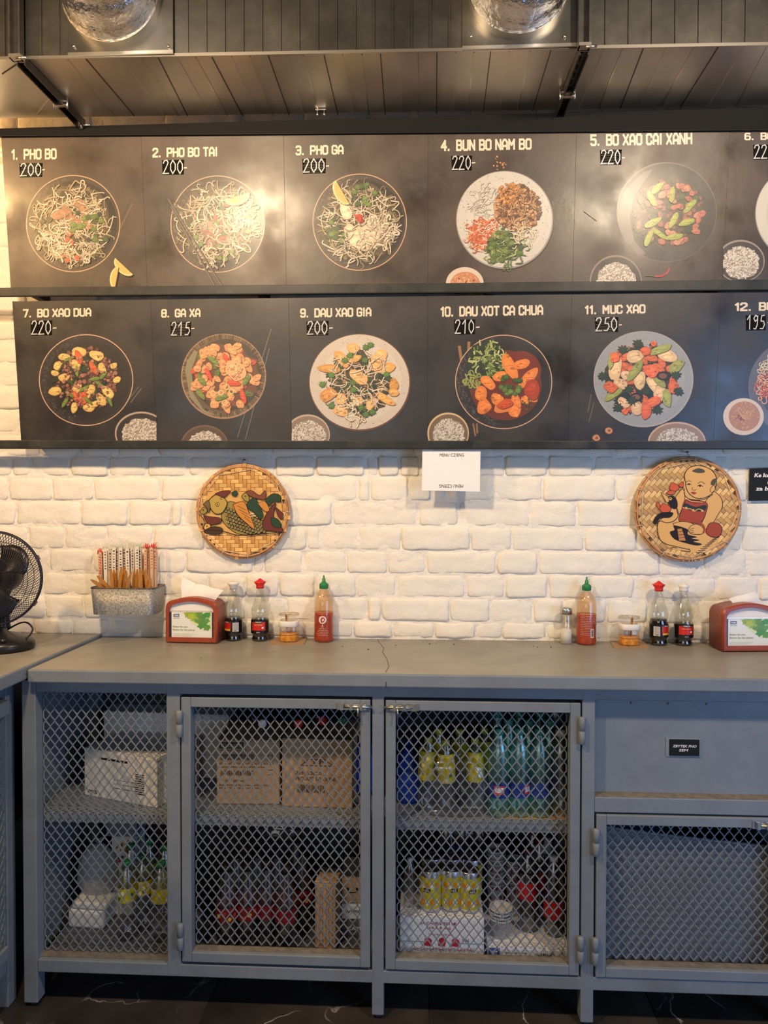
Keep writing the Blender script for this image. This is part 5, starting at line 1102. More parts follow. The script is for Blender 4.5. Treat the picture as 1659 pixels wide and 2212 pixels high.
# napkin dispensers
M_red = mat('brick_red_plastic', (.29, .052, .022), .38, var=.10, vscale=60); M_card = vcmat('dispenser_card', .35, .05, .4); M_nap = mat('napkin_paper', (.78, .76, .73), .8, var=.03); M_win = clearmat('clear_window', (.9, .88, .84), .08, .08)
def dispenser(loc, rz, label):
    e = empty('napkin_dispenser', loc, label, 'napkin dispenser', 'red napkin dispensers', rz=rz); W2, H, D = .0835, .143, .088
    def outl(w2, z0, zs, zt, y, n=10, rad=.022):
        pts = [(-w2, y, z0), (w2, y, z0), (w2, y, zs)]
        for i in range(n+1):
            t = i/n; a = t*pi/2; pts.append((w2-rad+rad*cos(a), y, zs+(zt-.010-zs)*sin(a)))
        for i in range(1, n): t = i/n; x = (w2-rad)*(1-2*t); pts.append((x, y, zt-.010+.010*(1-(x/(w2-rad))**2)))
        for i in range(n+1):
            t = i/n; a = pi/2+t*pi/2; pts.append((-(w2-rad)+rad*cos(a), y, zs+(zt-.010-zs)*sin(a)))
        return pts
    f0 = outl(W2, 0.002, .105, H, 0); f1 = outl(W2-.003, .004, .104, H-.003, D-.004); n = len(f0); g0 = outl(W2-.004, .004, .104, H-.004, -.005)
    inn = outl(W2-.012, .018, .098, H-.013, -.005, rad=.018); inb = outl(W2-.012, .018, .098, H-.013, .004, rad=.018)
    b = MB(); b.add(f1+f0, [(i, (i+1) % n, n+(i+1) % n, n+i) for i in range(n)]+[tuple(range(n))[::-1]], True)
    b.add(f0+g0, [(i, (i+1) % n, n+(i+1) % n, n+i) for i in range(n)], True); b.add(g0+inn, [(i, (i+1) % n, n+(i+1) % n, n+i) for i in range(n)]); b.add(inn+inb, [(i, (i+1) % n, n+(i+1) % n, n+i) for i in range(n)])
    b.build('body', M_red, e)
    b = MB(); b.add(inb, [tuple(range(n))]); b.build('napkin_face', M_nap, e)
    b = MB(); b.box(-W2+.0125, W2-.0125, -.001, .0, .098, .101); b.build('cover_lip', M_win, e)
    b = MB()
    def rect(x0, x1, z0, z1, y, col): b.col = col; b.add([(x0, y, z0), (x1, y, z0), (x1, y, z1), (x0, y, z1)], [(0, 1, 2, 3)])
    cw = W2-.0135; rect(-cw, cw, .018, .097, .001, C(222, 224, 220)); rect(-cw-.0005, -cw+.005, .018, .097, .0008, C(50, 46, 66)); rect(cw-.005, cw+.0005, .018, .097, .0008, C(50, 46, 66))
    rr = random.Random(9)
    b.col = C(206, 222, 170); b.add([(-.030, .0008, .0965), (-.014, .0008, .078), (.004, .0008, .058), (.022, .0008, .050), (.036, .0008, .040), (cw-.006, .0008, .040), (cw-.006, .0008, .0965)], [tuple(range(7))])
    for k in range(60):   # overlapping leaves coming down from the upper right
        x = rr.uniform(-.026, cw-.012); z = rr.uniform(.046, .092)
        if z < .100-(x+.030)*.80: continue
        s = rr.uniform(.008, .015); n_ = 5; b.col = jit(C(120+int(60*rr.random()), 178, 70) if x < .012 else C(70+int(50*rr.random()), 148, 74), rr, .08); pts = []
        for i in range(2*n_): a = pi*i/n_+k*.7; q_ = s*(1 if i % 2 else .62); pts.append((max(-cw, min(cw-.006, x+q_*cos(a))), .0006-k*.000012, max(.02, min(.0965, z+q_*.8*sin(a)))))
        b.add(pts, [tuple(range(2*n_))])
    def tx(t, x0, x1, z0, z1, col, bold=0):
        vs, fs = text_fit(t, x0, x1, z0, z1, bold); b.col = col; b.add([(x, -.0002, z) for x, z in vs], fs)
    rect(-.058, -.040, .082, .0905, -.0001, C(36, 66, 110)); tx('TORK', -.0570, -.0410, .0835, .0885, C(235, 235, 235), .03); tx('Think ahead.', -.0585, -.0385, .0765, .0790, C(60, 70, 90), .01)
    tx('Better for you.', -.060, -.012, .047, .0535, C(130, 150, 92), .01); tx('Better for the planet.', -.060, .012, .0375, .044, C(130, 150, 92), .01)
    for k in range(3): rect(-.060, .010-.006*k, .0285-k*.0035, .0292-k*.0035, -.0001, C(190, 204, 170))
    b.build('printed_card', M_card, e); return e
dl = dispenser((onY(414, 1391, -.082).x, -.082, WT), radians(-3), 'red napkin dispenser with a printed card and napkin, at the left, under the metal basket')
dr = dispenser((onY(1612, 1404, -.110).x+.006, -.118, WT), radians(5), 'red napkin dispenser cut off by the right edge, beside the white-capped soy bottle')
def napkin(e, pts, th):
    b = MB(); n = 6; vs = []
    for i in range(n+1):
        for j in range(n+1):
            u, v = i/n, j/n; p = [((1-u)*(1-v)*pts[0][k]+u*(1-v)*pts[1][k]+u*v*pts[2][k]+(1-u)*v*pts[3][k]) for k in range(3)]
            p[1] += .006*sin(u*7)*v+.004*cos(v*5); vs.append(tuple(p))
    b.add(vs, [(i*(n+1)+j, (i+1)*(n+1)+j, (i+1)*(n+1)+j+1, i*(n+1)+j+1) for i in range(n) for j in range(n)], True); o = b.build('napkin', M_nap, e)
napkin(dl, [(-.045, .030, .125), (.055, .040, .125), (.050, .065, .150), (-.052, .055, .198)], 0)
napkin(dl, [(-.05, .028, .125), (.06, .034, .125), (.085, .050, .160), (.0, .055, .178)], 0)
napkin(dr, [(-.03, .030, .130), (.06, .040, .130), (.05, .060, .172), (-.04, .045, .150)], 0)
# ================================================================== METAL BASKET WITH CUTLERY
M_zinc = mat('spangled_zinc', (.27, .27, .265), .48, metal=.4, var=.5, vscale=240, bump=.1, bscale=110, detail=2)
bx0, bx1 = X(191, -.10, 1300), X(331, -.10, 1300); bz0, bz1 = Z(1329, -.10, 260), Z(1271, -.10, 260); by0, by1 = -.10, WY-.004
bk = empty('metal_basket', ((bx0+bx1)/2, (by0+by1)/2, bz0), 'galvanised metal basket hung on the brick wall, holding wrapped chopsticks and wooden cutlery', 'basket')
def rrect(x0, x1, y0, y1, z, rad, n=6, inset=0):
    x0 += inset; x1 -= inset; y0 += inset; y1 -= inset; pts = []
    for cx_, cy_, a in ((x1-rad, y0+rad, -pi/2), (x1-.004, y1-.004, 0), (x0+.004, y1-.004, pi/2), (x0+rad, y0+rad, pi)):
        r_ = rad if cy_ < (y0+y1)/2 else .004
        for i in range(n+1): t = a+i/n*pi/2; pts.append((cx_+r_*cos(t), cy_+r_*sin(t), z))
    return pts
b = MB(bk.location); secs = [rrect(bx0, bx1, by0, by1, bz0, .02, inset=.006), rrect(bx0, bx1, by0, by1, bz1, .022), rrect(bx0, bx1, by0, by1, bz1, .022, inset=.0015), rrect(bx0, bx1, by0, by1, bz0+.002, .02, inset=.0075)]
n = len(secs[0]); vs = []; [vs.extend(s) for s in secs]
b.add(vs, [(j*n+i, j*n+(i+1) % n, (j+1)*n+(i+1) % n, (j+1)*n+i) for j in range(3) for i in range(n)], True); b.add(secs[0], [tuple(range(n))[::-1]]); b.add(secs[3], [tuple(range(n))]); b.build('basket_wall', M_zinc, bk)
b = MB(bk.location); b.tube(rrect(bx0, bx1, by0, by1, bz1, .022), .0018, 6, True); b.build('rolled_rim', M_strut, bk)
M_pk = vcmat('wrapped_chopsticks', .4, .05, .4); M_wood = mat('pale_cutlery_wood', (.38, .155, .025), .6, var=.2, vscale=80)
def packet(i, n, rowy, px, ytop, kind, lean):
    P0 = onY(px, 1268, rowy); x0 = min(max(P0.x, bx0+.012), bx1-.012); top = onY(px, ytop, rowy).z; z0 = bz0+.004+.0002*i
    e = empty('chopstick_packet', (x0, rowy, z0), {0: 'wrapped chopsticks with a red crimped end in the metal basket', 1: 'wrapped chopsticks with a pale green crimped end in the metal basket'}[kind], 'chopsticks', {0: 'red-ended chopstick packets in the basket', 1: 'pale-ended chopstick packets in the basket'}[kind])
    h = top-z0; b = MB(); w2 = .0058; rr = random.Random(i*7+kind); b.col = jit(C(214, 178, 140), rr, .12); b.box(-w2+.0008, -.0006, -.002, .002, 0, h-.010); b.col = jit(C(196, 158, 120), rr, .12); b.box(.0006, w2-.0008, -.002, .002, 0, h-.011); b.col = C(222, 212, 196) if kind else C(214, 190, 168)
    if kind: b.box(-w2, w2, -.0022, -.0021, h*.35, h-.006)
    else: b.box(-w2*.25, w2*.25, -.0024, -.0022, 0, h-.008)
    b.col = C(200, 66, 48) if kind == 0 else C(40, 36, 32)
    for k in range(7):
        zz = h-.02-k*.0088; s = rr.uniform(.5, 1); 
        b.box(-w2*.45*s, w2*.5*s, -.0027, -.0025, zz, zz+rr.uniform(.0012, .0048))
    b.build('packet', M_pk, e)
    b = MB(); b.col = C(206, 44, 34) if kind == 0 else C(190, 202, 186)
    for k in range(4): a = rr.uniform(-1, 1); b.tube([(-w2+k*.003, 0, h-.010), (-w2+k*.0035+a*.001, -.001, h-.003), (-w2+k*.004+a*.003, .001, h+rr.uniform(-.001, .004))], .0011, 5)
    b.build('crimped_end', M_pk, e); e.rotation_euler = (0, lean, 0)
    return e
rr = random.Random(21)
xs_k = [(197, 1190, 0), (205, 1193, 0), (213, 1186, 0), (221, 1192, 0), (229, 1180, 1), (237, 1184, 1), (245, 1178, 1), (253, 1181, 1), (261, 1178, 1), (270, 1176, 1), (278, 1180, 1), (287, 1177, 1), (296, 1176, 1), (304, 1179, 1), (313, 1178, 0), (321, 1180, 0), (329, 1177, 0), (337, 1179, 0)]
for i, (px, yt, kd) in enumerate(xs_k):
    packet(i, 18, -.020 if i % 2 else -.032, px+.6, yt, kd, radians(rr.uniform(-1.2, 1.2)+(-1.5 if px < 215 else 0)))
for i, (px, yt, kd) in enumerate([(210, 1184, 0), (226, 1182, 1), (243, 1176, 1), (262, 1174, 1), (281, 1174, 1), (300, 1174, 1), (318, 1175, 0), (333, 1174, 0)]): packet(i+30, 8, -.008, px, yt, kd, 0)
for i, (px, yt, ln) in enumerate([(200, 1250, -.95), (212, 1243, -.75), (240, 1229, -.08), (246, 1230, -.03), (252, 1231, .02), (263, 1224, .1), (270, 1224, .15), (277, 1232, .22), (282, 1236, .25), (291, 1231, .06), (297, 1229, .03), (303, 1227, -.03), (309, 1230, -.08), (315, 1229, -.12), (326, 1250, .15)]):
    yy = -.060-.012*(i % 3); top = onY(px, yt, yy); L_ = .075 if abs(ln) > .5 else max(.05, (top.z-bz0-.004)/cos(ln)); base = top-Vector((sin(ln)*L_, 0, cos(ln)*L_)); base.z = max(base.z, bz0+.003)
    if abs(ln) > .5: base.x = min(base.x, bx1-.02)
    e = empty('wooden_cutlery', tuple(base), 'wooden cutlery handle leaning out of the metal basket to the left' if abs(ln) > .5 else 'wooden cutlery handle standing at the front of the metal basket', 'cutlery', 'slanting wooden handles in the basket' if abs(ln) > .5 else 'upright wooden handles in the basket')
    b = MB(); m = 8; w = .0056; pl = []
    for k in range(m+1):
        z = L_*k/m; ww = w*(1 if k < m-1 else .8 if k == m-1 else .35); pl.append((ww, z))
    vs = [(s*ww, y_, z) for ww, z in pl for s, y_ in ((-1, -.0008), (1, -.0008), (1, .0008), (-1, .0008))]
    b.add(vs, [(k*4+q_, k*4+(q_+1) % 4, k*4+4+(q_+1) % 4, k*4+4+q_) for k in range(m) for q_ in range(4)]+[(0, 3, 2, 1), (m*4, m*4+1, m*4+2, m*4+3)]); b.build('handle', M_wood, e); e.rotation_euler = (0, ln, radians(rr.uniform(-25, 25)))
# ================================================================== FAN
M_fan = mat('black_fan_plastic', (.010, .010, .012), .32, var=.1); M_cage = mat('black_cage_wire', (.012, .011, .018), .35)
fy = -.27; fc = onY(-16, 1249, fy); fan = empty('desk_fan', (fc.x, fy+.03, .9285), 'black desk fan standing on the side counter at the left edge', 'fan')
Rf = 104/FPX*(fy+2.295)
rotf = Matrix.Translation(fc) @ Matrix.Rotation(radians(10), 4, 'Z')
def FP(x, y, z): return rotf @ Vector((x, y, z))
b = MB(fan.location)
for yy, r_, t_ in ((-.004, Rf, .0035), (.004, Rf, .003)): b.tube([FP(r_*cos(2*pi*i/60), yy, r_*sin(2*pi*i/60)) for i in range(60)], t_, 6, True)
for a in (25, -33, 145): b.bar(FP((Rf-.002)*cos(radians(a)), 0, (Rf-.002)*sin(radians(a))), FP((Rf+.006)*cos(radians(a)), 0, (Rf+.006)*sin(radians(a))), .012, .014)
b.build('cage_ring', M_cage, fan)
for nm, sg_, bul in (('front_guard', -1, .045), ('rear_guard', 1, .05)):
    b = MB(fan.location); N_ = 96
    for i in range(N_):
        a0 = 2*pi*i/N_; pts = []
        for k in range(8):
            t = k/7; r_ = .035+(Rf-.035)*t; a = a0+sg_*.9*(1-t)*.75; pts.append(FP(r_*cos(a), sg_*bul*(1-t**2.2), r_*sin(a)))
        b.tube(pts, .00085, 4)
    for r_ in (.07, .105): b.tube([FP(r_*cos(2*pi*i/40), sg_*bul*(1-((r_-.035)/(Rf-.035))**2.2), r_*sin(2*pi*i/40)) for i in range(40)], .001, 4, True)
    b.build(nm, M_cage, fan, kind='stuff')
b = MB(fan.location); n = 24; vs = [FP(.036*cos(2*pi*i/n), y, .036*sin(2*pi*i/n)) for y in (-.047, -.040) for i in range(n)]; b.add(vs, [(i, (i+1) % n, n+(i+1) % n, n+i) for i in range(n)]+[tuple(range(n))[::-1]]); b.build('centre_badge', M_fan, fan)
for kb in range(3):   # three blades, at rest
    b = MB(fan.location); a0 = radians(48)+kb*2*pi/3; m = 10; vs = []
    outer = []
    for i in range(m+1):
        t = i/m; a = a0-.72+1.25*t; outer.append((a, t))
    for (a, t) in outer:
        for q_ in range(6):
            u = q_/5; lead = .78+.2*sin(pi*min(1, t*1.1)); r_ = .02+(Rf*.93*lead-.02)*u; aa = a0+(a-a0)*(.45+.55*u); vs.append(FP(r_*cos(aa), -.012+.026*(t-.5)*1.2, r_*sin(aa)))
    fs = [(i*6+j, i*6+j+1, (i+1)*6+j+1, (i+1)*6+j) for i in range(m) for j in range(5)]; b.add(vs, fs, True); o = b.build('blade', M_fan, fan)
    md = o.modifiers.new('thick', 'SOLIDIFY'); md.thickness = .0022
b = MB(fan.location); vs = [FP(r_*cos(2*pi*i/n), y, r_*sin(2*pi*i/n)) for r_, y in ((.022, -.028), (.026, -.02), (.026, .03), (.045, .05), (.05, .10), (.035, .125)) for i in range(n)]
b.add(vs, [(j*n+i, j*n+(i+1) % n, (j+1)*n+(i+1) % n, (j+1)*n+i) for j in range(5) for i in range(n)]+[tuple(range(n))[::-1], tuple(range(5*n, 6*n))], True); b.build('motor_housing', M_fan, fan)
b = MB(fan.location); bcx, bcy = fc.x-.006, fy+.03
b.lathe([(0, .9286), (.098, .9286), (.104, .934), (.104, .948), (.096, .958), (.060, .972), (.030, .980), (.022, .990), (0, .992)], 40, bcx, bcy, 0, sy=.86); b.build('base', M_fan, fan)
b = MB(fan.location); b.lathe([(.020, .985), (.017, 1.0), (.016, fc.z-.06), (.020, fc.z-.02)], 20, bcx, bcy+.035, 0); b.bar((bcx, bcy+.035, fc.z-.05), (bcx, bcy+.075, fc.z-.01), .03, .02); b.build('stand', M_fan, fan)
for i in range(3):
    b = MB(fan.location); x = bcx+.002+i*.026; y = bcy-.066+.004*abs(i-1); b.lathe([(0, 0), (.007, 0), (.0065, .007), (0, .009)], 12, x, y, .962); b.build('speed_button', mat('gloss_black', (.02, .02, .02), .12), fan)
b = MB(fan.location); pp = [(-40, 1420), (-10, 1380), (30, 1352), (55, 1344), (70, 1356), (66, 1370), (52, 1382), (44, 1386)]; yb = [-.20, -.2, -.2, -.2, -.21, -.22, -.235, -.25]
b.tube([tuple(onY(p[0], p[1], -.2-.05*k/44)) for k, p in enumerate(smooth(pp, False, 6))], .0026, 6); b.build('cable', M_fan, fan)
# ================================================================== THINGS STORED INSIDE THE CABINET
M_cart = mat('white_carton', (.76, .74, .70), .6, var=.08, vscale=12); M_brown = mat('corrugated_card', (.44, .29, .16), .7, var=.12, vscale=10, bump=.1, bscale=150)
M_ink2 = mat('brown_ink', (.07, .04, .025), .6); M_blue = mat('blue_bag_plastic', (.012, .07, .48), .35, var=.3, vscale=30, bump=.9, bscale=28, bdist=.02)
M_film = clearmat('shrink_film', (.90, .91, .92), .10, .12); M_pet = clearmat('green_tint_pet', (.66, .92, .86), .34, .3, (.55, .92, .88)); M_petc = clearmat('clear_pet', (.90, .92, .92), .17, .22)
M_cola = mat('dark_drink', (.012, .006, .006), .15); M_redl = mat('red_label', (.36, .012, .016), .4, var=.25, vscale=50); M_yell = vcmat('yellow_label', .35, .05, .5)
M_teal = mat('teal_cap', (.06, .34, .27), .4); M_lblue = mat('blue_label', (.05, .10, .34), .4, var=.4, vscale=60); M_grey = mat('grey_bag', (.16, .17, .19), .4, bump=.8, bscale=24, bdist=.02)
M_ylcap = mat('yellow_cap', (.50, .44, .04), .4); M_foil2 = mat('crumpled_silver', (.55, .55, .58), .22, metal=.8, bump=1, bscale=30, bdist=.02)
FL = .126
def oriented(loc, rz): return Matrix.Translation(loc) @ Matrix.Rotation(rz, 4, 'Z')
def carton(name, label, cat, loc, rz, w, d, h, m, group=None):
    """loc = middle of the front bottom edge"""
    e = empty(name, loc, label, cat, group, rz); t = .003
    b = MB(); b.box(-w/2, w/2, 0, d, 0, h-.001); b.build('carton_walls', m, e, bevel=.003)
    b = MB(); b.box(-w/2+.001, w/2-.001, .001, d/2-.001, h-.001, h+.001); b.build('lid_flap', m, e)
    b = MB(); b.box(-w/2+.001, w/2-.001, d/2+.001, d-.001, h-.001, h+.001); b.build('lid_flap', m, e)
    return e
def tex(e, txt, x0, x1, z0, z1, m=None, y=-.0008, bold=.01, side=False):
    vs, fs = text_fit(txt, x0, x1, z0, z1, bold); b = MB(); b.add([(x, y, z) for x, z in vs], fs); return b.build('printed_words', m or M_ink2, e)
def prect(e, rects, m, name='printed_mark', y=-.0007):
    b = MB()
    for x0, x1, z0, z1 in rects: b.add([(x0, y, z0), (x1, y, z0), (x1, y, z1), (x0, y, z1)], [(0, 1, 2, 3)])
    return b.build(name, m, e, kind='stuff' if len(rects) > 1 else None)
def barcode(x0, x1, z0, z1, r):
    out = []; x = x0
    while x < x1: w_ = r.choice([.0008, .0015, .0023]); out.append((x, min(x+w_, x1), z0, z1)); x += w_+r.choice([.001, .0018])
    return out
# --- first bay, upper shelf: white cartons
c1 = carton('white_carton', 'white carton with a hand hole, foremost on the upper shelf behind the fixed mesh', 'carton', (onY(262, 1735, -.29).x, -.300, SH), radians(-18), .255, .20, .137, M_cart)
prect(c1, [(-.070, .028, .112, .118)], M_ink, 'hand_hole'); prect(c1, [(.055+.0, .085, .03+k*.006, .033+k*.006) for k in range(10)], M_ink2, 'printed_mark'); tex(c1, '89S', -.115, -.080, .010, .020, M_ink)
prect(c1, [(-.02+.03*(k % 3), .004+.03*(k % 3), .060-.012*(k//3), .0615-.012*(k//3)) for k in range(9)], M_ink2)
c2 = carton('white_carton', 'taller white carton behind the one with the hand hole, upper shelf', 'carton', (onY(345, 1640, -.16).x, -.110, SH), radians(-3), .40, .09, .195, M_cart)
# --- first bay, bottom
e = empty('plastic_crate', (onY(262, 1820, -.2).x, -.20, SH-.145), 'pale blue-grey box under the shelf behind the fixed mesh', 'box')
b = MB(); b.box(-.052, .052, 0, .12, .055, .115); b.build('box_body', mat('pale_blue_plastic', (.17, .20, .26), .4), e, bevel=.006); b = MB(); b.box(-.046, .046, .002, .118, .0, .055); b.build('box_base', mat('pale_blue_plastic', (.2, .2, .2)), e)
e.location.z = SH-.148
e = empty('printed_carton', (onY(262, 1875, -.2).x, -.195, FL), 'narrow white carton with an orange flower print under the shelf, behind the fixed mesh', 'carton')
b = MB(); b.box(-.032, .032, 0, .10, 0, .235); b.build('carton_walls', M_cart, e, bevel=.003); b = MB(); b.col = C(200, 120, 40)
rr = random.Random(2)
for k in range(16): b.col = jit(rr.choice([C(208, 130, 40), C(170, 60, 30), C(90, 60, 40)]), rr); x, z = rr.uniform(-.018, .022), rr.uniform(.16, .225); b.add([(x+.005*cos(i), -.0007, z+.005*sin(i)) for i in range(6)], [tuple(range(6))])
b.build('flower_print', M_yell, e)
b = MB(); b.box(-.0330, .0335, .001, .099, .235, .237); b.build('carton_lid', M_cart, e)
def bag(name, label, loc, prof, m, seed, sx=1, sy=.6, group=None, amp=.12, rz=0, tie=False):
    e = empty(name, loc, label, 'bag', group, rz); b = MB(); n = 22; vs = []
    for r_, z in prof:
        for i in range(n):
            a = 2*pi*i/n; k = 1+amp*noise.noise(Vector((cos(a)*1.7+seed, sin(a)*1.7, z*14)))+amp*.5*noise.noise(Vector((cos(a)*5, sin(a)*5+seed, z*40))); vs.append((r_*k*cos(a)*sx, r_*k*sin(a)*sy, z))
    b.add(vs, [(j*n+i, j*n+(i+1) % n, (j+1)*n+(i+1) % n, (j+1)*n+i) for j in range(len(prof)-1) for i in range(n)]+[tuple(range(n))[::-1], tuple(range((len(prof)-1)*n, len(prof)*n))], True)
    b.build('bag_film', m, e)
    zt = prof[-1][1]; b = MB(); b.add([(0, 0, zt-.004), (-.02*sx, .004, zt+.022), (0, -.003, zt+.015), (.022*sx, .003, zt+.024)], [(0, 1, 2), (0, 2, 3), (2, 1, 0), (3, 2, 0)]); b.build('gathered_end', m, e); return e
bag('white_bag', 'white plastic bag sagging over the carton, lower left behind the fixed mesh', (onY(205, 1900, -.22).x, -.20, FL+.075), [(.045, 0), (.062, .03), (.058, .07), (.050, .11), (.02, .14)], mat('white_bag', (.46, .45, .44), .45, bump=.7, bscale=26, bdist=.02), 4)
e = empty('foam_box', (onY(188, 1985, -.26).x, -.27, FL), 'white foam box at the lower left, below the white bag', 'box', rz=radians(-4))
b = MB(); b.box(-.055, .055, 0, .12, 0, .052); b.build('foam_base', M_cart, e, bevel=.008); b = MB(); b.box(-.045, .060, .004, .12, .053, .074); b.build('foam_lid', M_cart, e, bevel=.006)
# --- drink bottles
PETP = [(0, 0), (.026, 0), (.031, .006), (.031, .06), (.0285, .085), (.031, .11), (.031, .17), (.0285, .195), (.019, .225), (.0125, .240), (.0120, .252), (0, .252)]
def bottle(label, group, shell, capm, labm, lz, liquid=None, lvl=0, scale=1.0, prof=PETP, lg=None, neck=None):
    e = empty('drink_bottle', (0, 0, 0), label, 'bottle', group)
    b = MB(); b.lathe([(r*scale, z*scale) for r, z in prof], 16); b.build('bottle_shell', shell, e)
    if liquid:
        pr = [(max(0, r*scale-.001), z*scale+.001) for r, z in prof if z*scale < lvl]; pr += [(pr[-1][0], lvl), (0, lvl)]; b = MB(); b.lathe(pr, 16); b.build('drink', liquid, e)
    if labm:
        b = MB(); r = (max(p[0] for p in prof)+.0005)*scale
        if lg: lg(b, r, lz)
        else: b.lathe([(r, lz[0]), (r+.0002, lz[0]+.002), (r+.0002, lz[1]-.002), (r, lz[1])], 16)
        b.build('label', labm, e)
    zt = prof[-1][1]*scale; b = MB(); b.lathe([(0, zt-.016*scale), (.0142*scale, zt-.016*scale), (.0142*scale, zt), (.012*scale, zt+.002), (0, zt+.002)], 14); b.build('cap', capm, e)
    return e
def put(proto, spots, shelf, first, labels=None, tilt=0):
    out = []
    for i, (px, y) in enumerate(spots):
        o = proto if (i == 0 and first) else copy_tree(proto)
        o.location = (onY(px, 1950 if shelf < .3 else 1700, y).x, y, shelf); o.rotation_euler = (0, tilt*((-1)**i), i*.9)
        if labels: o['label'] = labels if isinstance(labels, str) else labels[i]
        out.append(o)
    return out
def ylg(b, r, lz):
    rr = random.Random(3)
    b.col = C(206, 190, 40); b.lathe([(r, lz[0]), (r, lz[1])], 16)
    for k in range(5): a = -pi/2+rr.uniform(-1, 1); z = rr.uniform(lz[0]+.008, lz[1]-.008); b.col = rr.choice([C(214, 130, 30), C(240, 236, 190), C(90, 120, 40)]); b.add([((r+.0006)*cos(a+.2*cos(i)), (r+.0006)*sin(a+.2*cos(i)), z+.007*sin(i)) for i in range(6)], [tuple(range(6))])
gb = bottle('clear water bottle with green cap and yellow label at the bottom of the fixed-mesh bay', 'green-capped water bottles at the bottom left', M_petc, M_green, M_yell, (.110, .150), scale=.86, lg=ylg)
GL = 'green-capped water bottle at the bottom left, '
put(gb, [(275, -.30), (310, -.26), (348, -.30), (283, -.20), (322, -.17), (356, -.20)], FL, True, [GL+'front row, leftmost', GL+'set a little back between two front ones', GL+'front row, next to the post', GL+'back row, leftmost', GL+'back row, middle, nearest the wall', GL+'back row, next to the post'])
# --- second bay upper: two brown boxes, bottles behind, blue bag
w1 = onY(606, 1690, -.30).x-onY(470, 1690, -.30).x
c3 = carton('cardboard_box', 'brown cardboard box printed CHINSU on the upper shelf, the left one of the pair', 'box', ((onY(468, 1690, -.30).x+onY(605, 1690, -.30).x)/2, -.300, SH), radians(2), w1, .19, .180, M_brown)
h = .180; L0, L1 = -w1/2+.006, w1/2-.006
prect(c3, [(L0+.002, L0+.070, .158, .176)], M_ink, 'printed_band'); tex(c3, 'CHINSU', L0+.006, L0+.066, .1605, .173, mat('pale_brown_ink', (.30, .20, .12)), y=-.0014, bold=.03)
tex(c3, 'TUONG TOI OT', L0+.004, L0+.080, .149, .155); prect(c3, barcode(L0+.006, L0+.100, .126, .142, random.Random(1))+barcode(L0+.006, L0+.100, .082, .096, random.Random(2)), M_ink2, 'barcode')
tex(c3, 'SOY SAUCE WITH GARLIC (5,8%) & CHILLI (4%)', L0+.002, L1-.012, .112, .118); tex(c3, 'SOJOVA OMACKA S CESNEKEM (5,8%)', L0+.002, L1-.03, .103, .108); tex(c3, '16 x 250 ml', L0+.02, L0+.07, .064, .070)
tex(c3, 'best before date: see bottle neck', L0+.002, L1-.02, .053, .058, bold=0); tex(c3, 'keep in a dry cool place', L0+.002, L1-.04, .044, .049, bold=0)
prect(c3, [(L1-.028, L1-.014, .126, .1275), (L1-.028, L1-.014, .139, .1405), (L1-.028, L1-.0265, .126, .1405), (L1-.0155, L1-.014, .126, .1405), (L1-.028, L1-.014, .084, .0855), (L1-.028, L1-.014, .097, .0985)], M_ink2)
w2 = onY(760, 1690, -.315).x-onY(609, 1690, -.315).x
c4 = carton('cardboard_box', 'brown cardboard box printed TF and PRODUIT DE CHINE, the right one of the pair', 'box', ((onY(609, 1690, -.31).x+onY(760, 1690, -.31).x)/2+.001, -.312, SH), radians(-2), w2+.003, .19, .190, M_brown)
b = MB()
for p, q in (((-.046, .118), (.0, .152)), ((.0, .152), (.046, .118)), ((-.046, .118), (.046, .118))): b.bar((p[0], -.0008, p[1]), (q[0], -.0008, q[1]), .0016, .0006, up=(0, 1, 0))
b.build('printed_triangle', M_ink2, c4); tex(c4, 'TF', -.018, .020, .122, .136, bold=.02); tex(c4, 'REF. 22020', -.060, .012, .092, .101); tex(c4, 'PRODUIT DE CHINE', -.060, .052, .076, .086); prect(c4, barcode(-.055, .022, .042, .064, random.Random(5)), M_ink2, 'barcode')
def lie(o, px, y, z, sc_): o.location = (onY(px, 1575, y-.2).x, y, z); o.rotation_euler = (radians(88), 0, .3)
sb = bottle('bottle with red cap lying on the left brown box near its right corner', None, M_petc, M_redcap, None, None, M_cola, .2, scale=.9); lie(sb, 597, -.055, SH+.212, 1)
sb_ = copy_tree(sb); sb_['label'] = 'bottle with red cap lying on the right brown box'; lie(sb_, 648, -.055, SH+.222, 1)
sb2 = bottle('bottle with green cap lying on the right brown box', None, M_petc, M_green, None, None, M_cola, .2, scale=.82); lie(sb2, 694, -.060, SH+.218, 1)
sb3 = bottle('bottle with white cap lying on the left brown box', None, M_petc, M_whcap, None, None, M_cola, .2, scale=.86); lie(sb3, 520, -.055, SH+.208, 1)
bag('blue_bag', 'bright blue plastic bag behind the right edge of the second bay door', (onY(764, 1720, -.26).x+.025, -.20, SH), [(.035, 0), (.055, .02), (.06, .06), (.052, .10), (.035, .135), (.012, .165)], M_blue, 1, sx=.75)
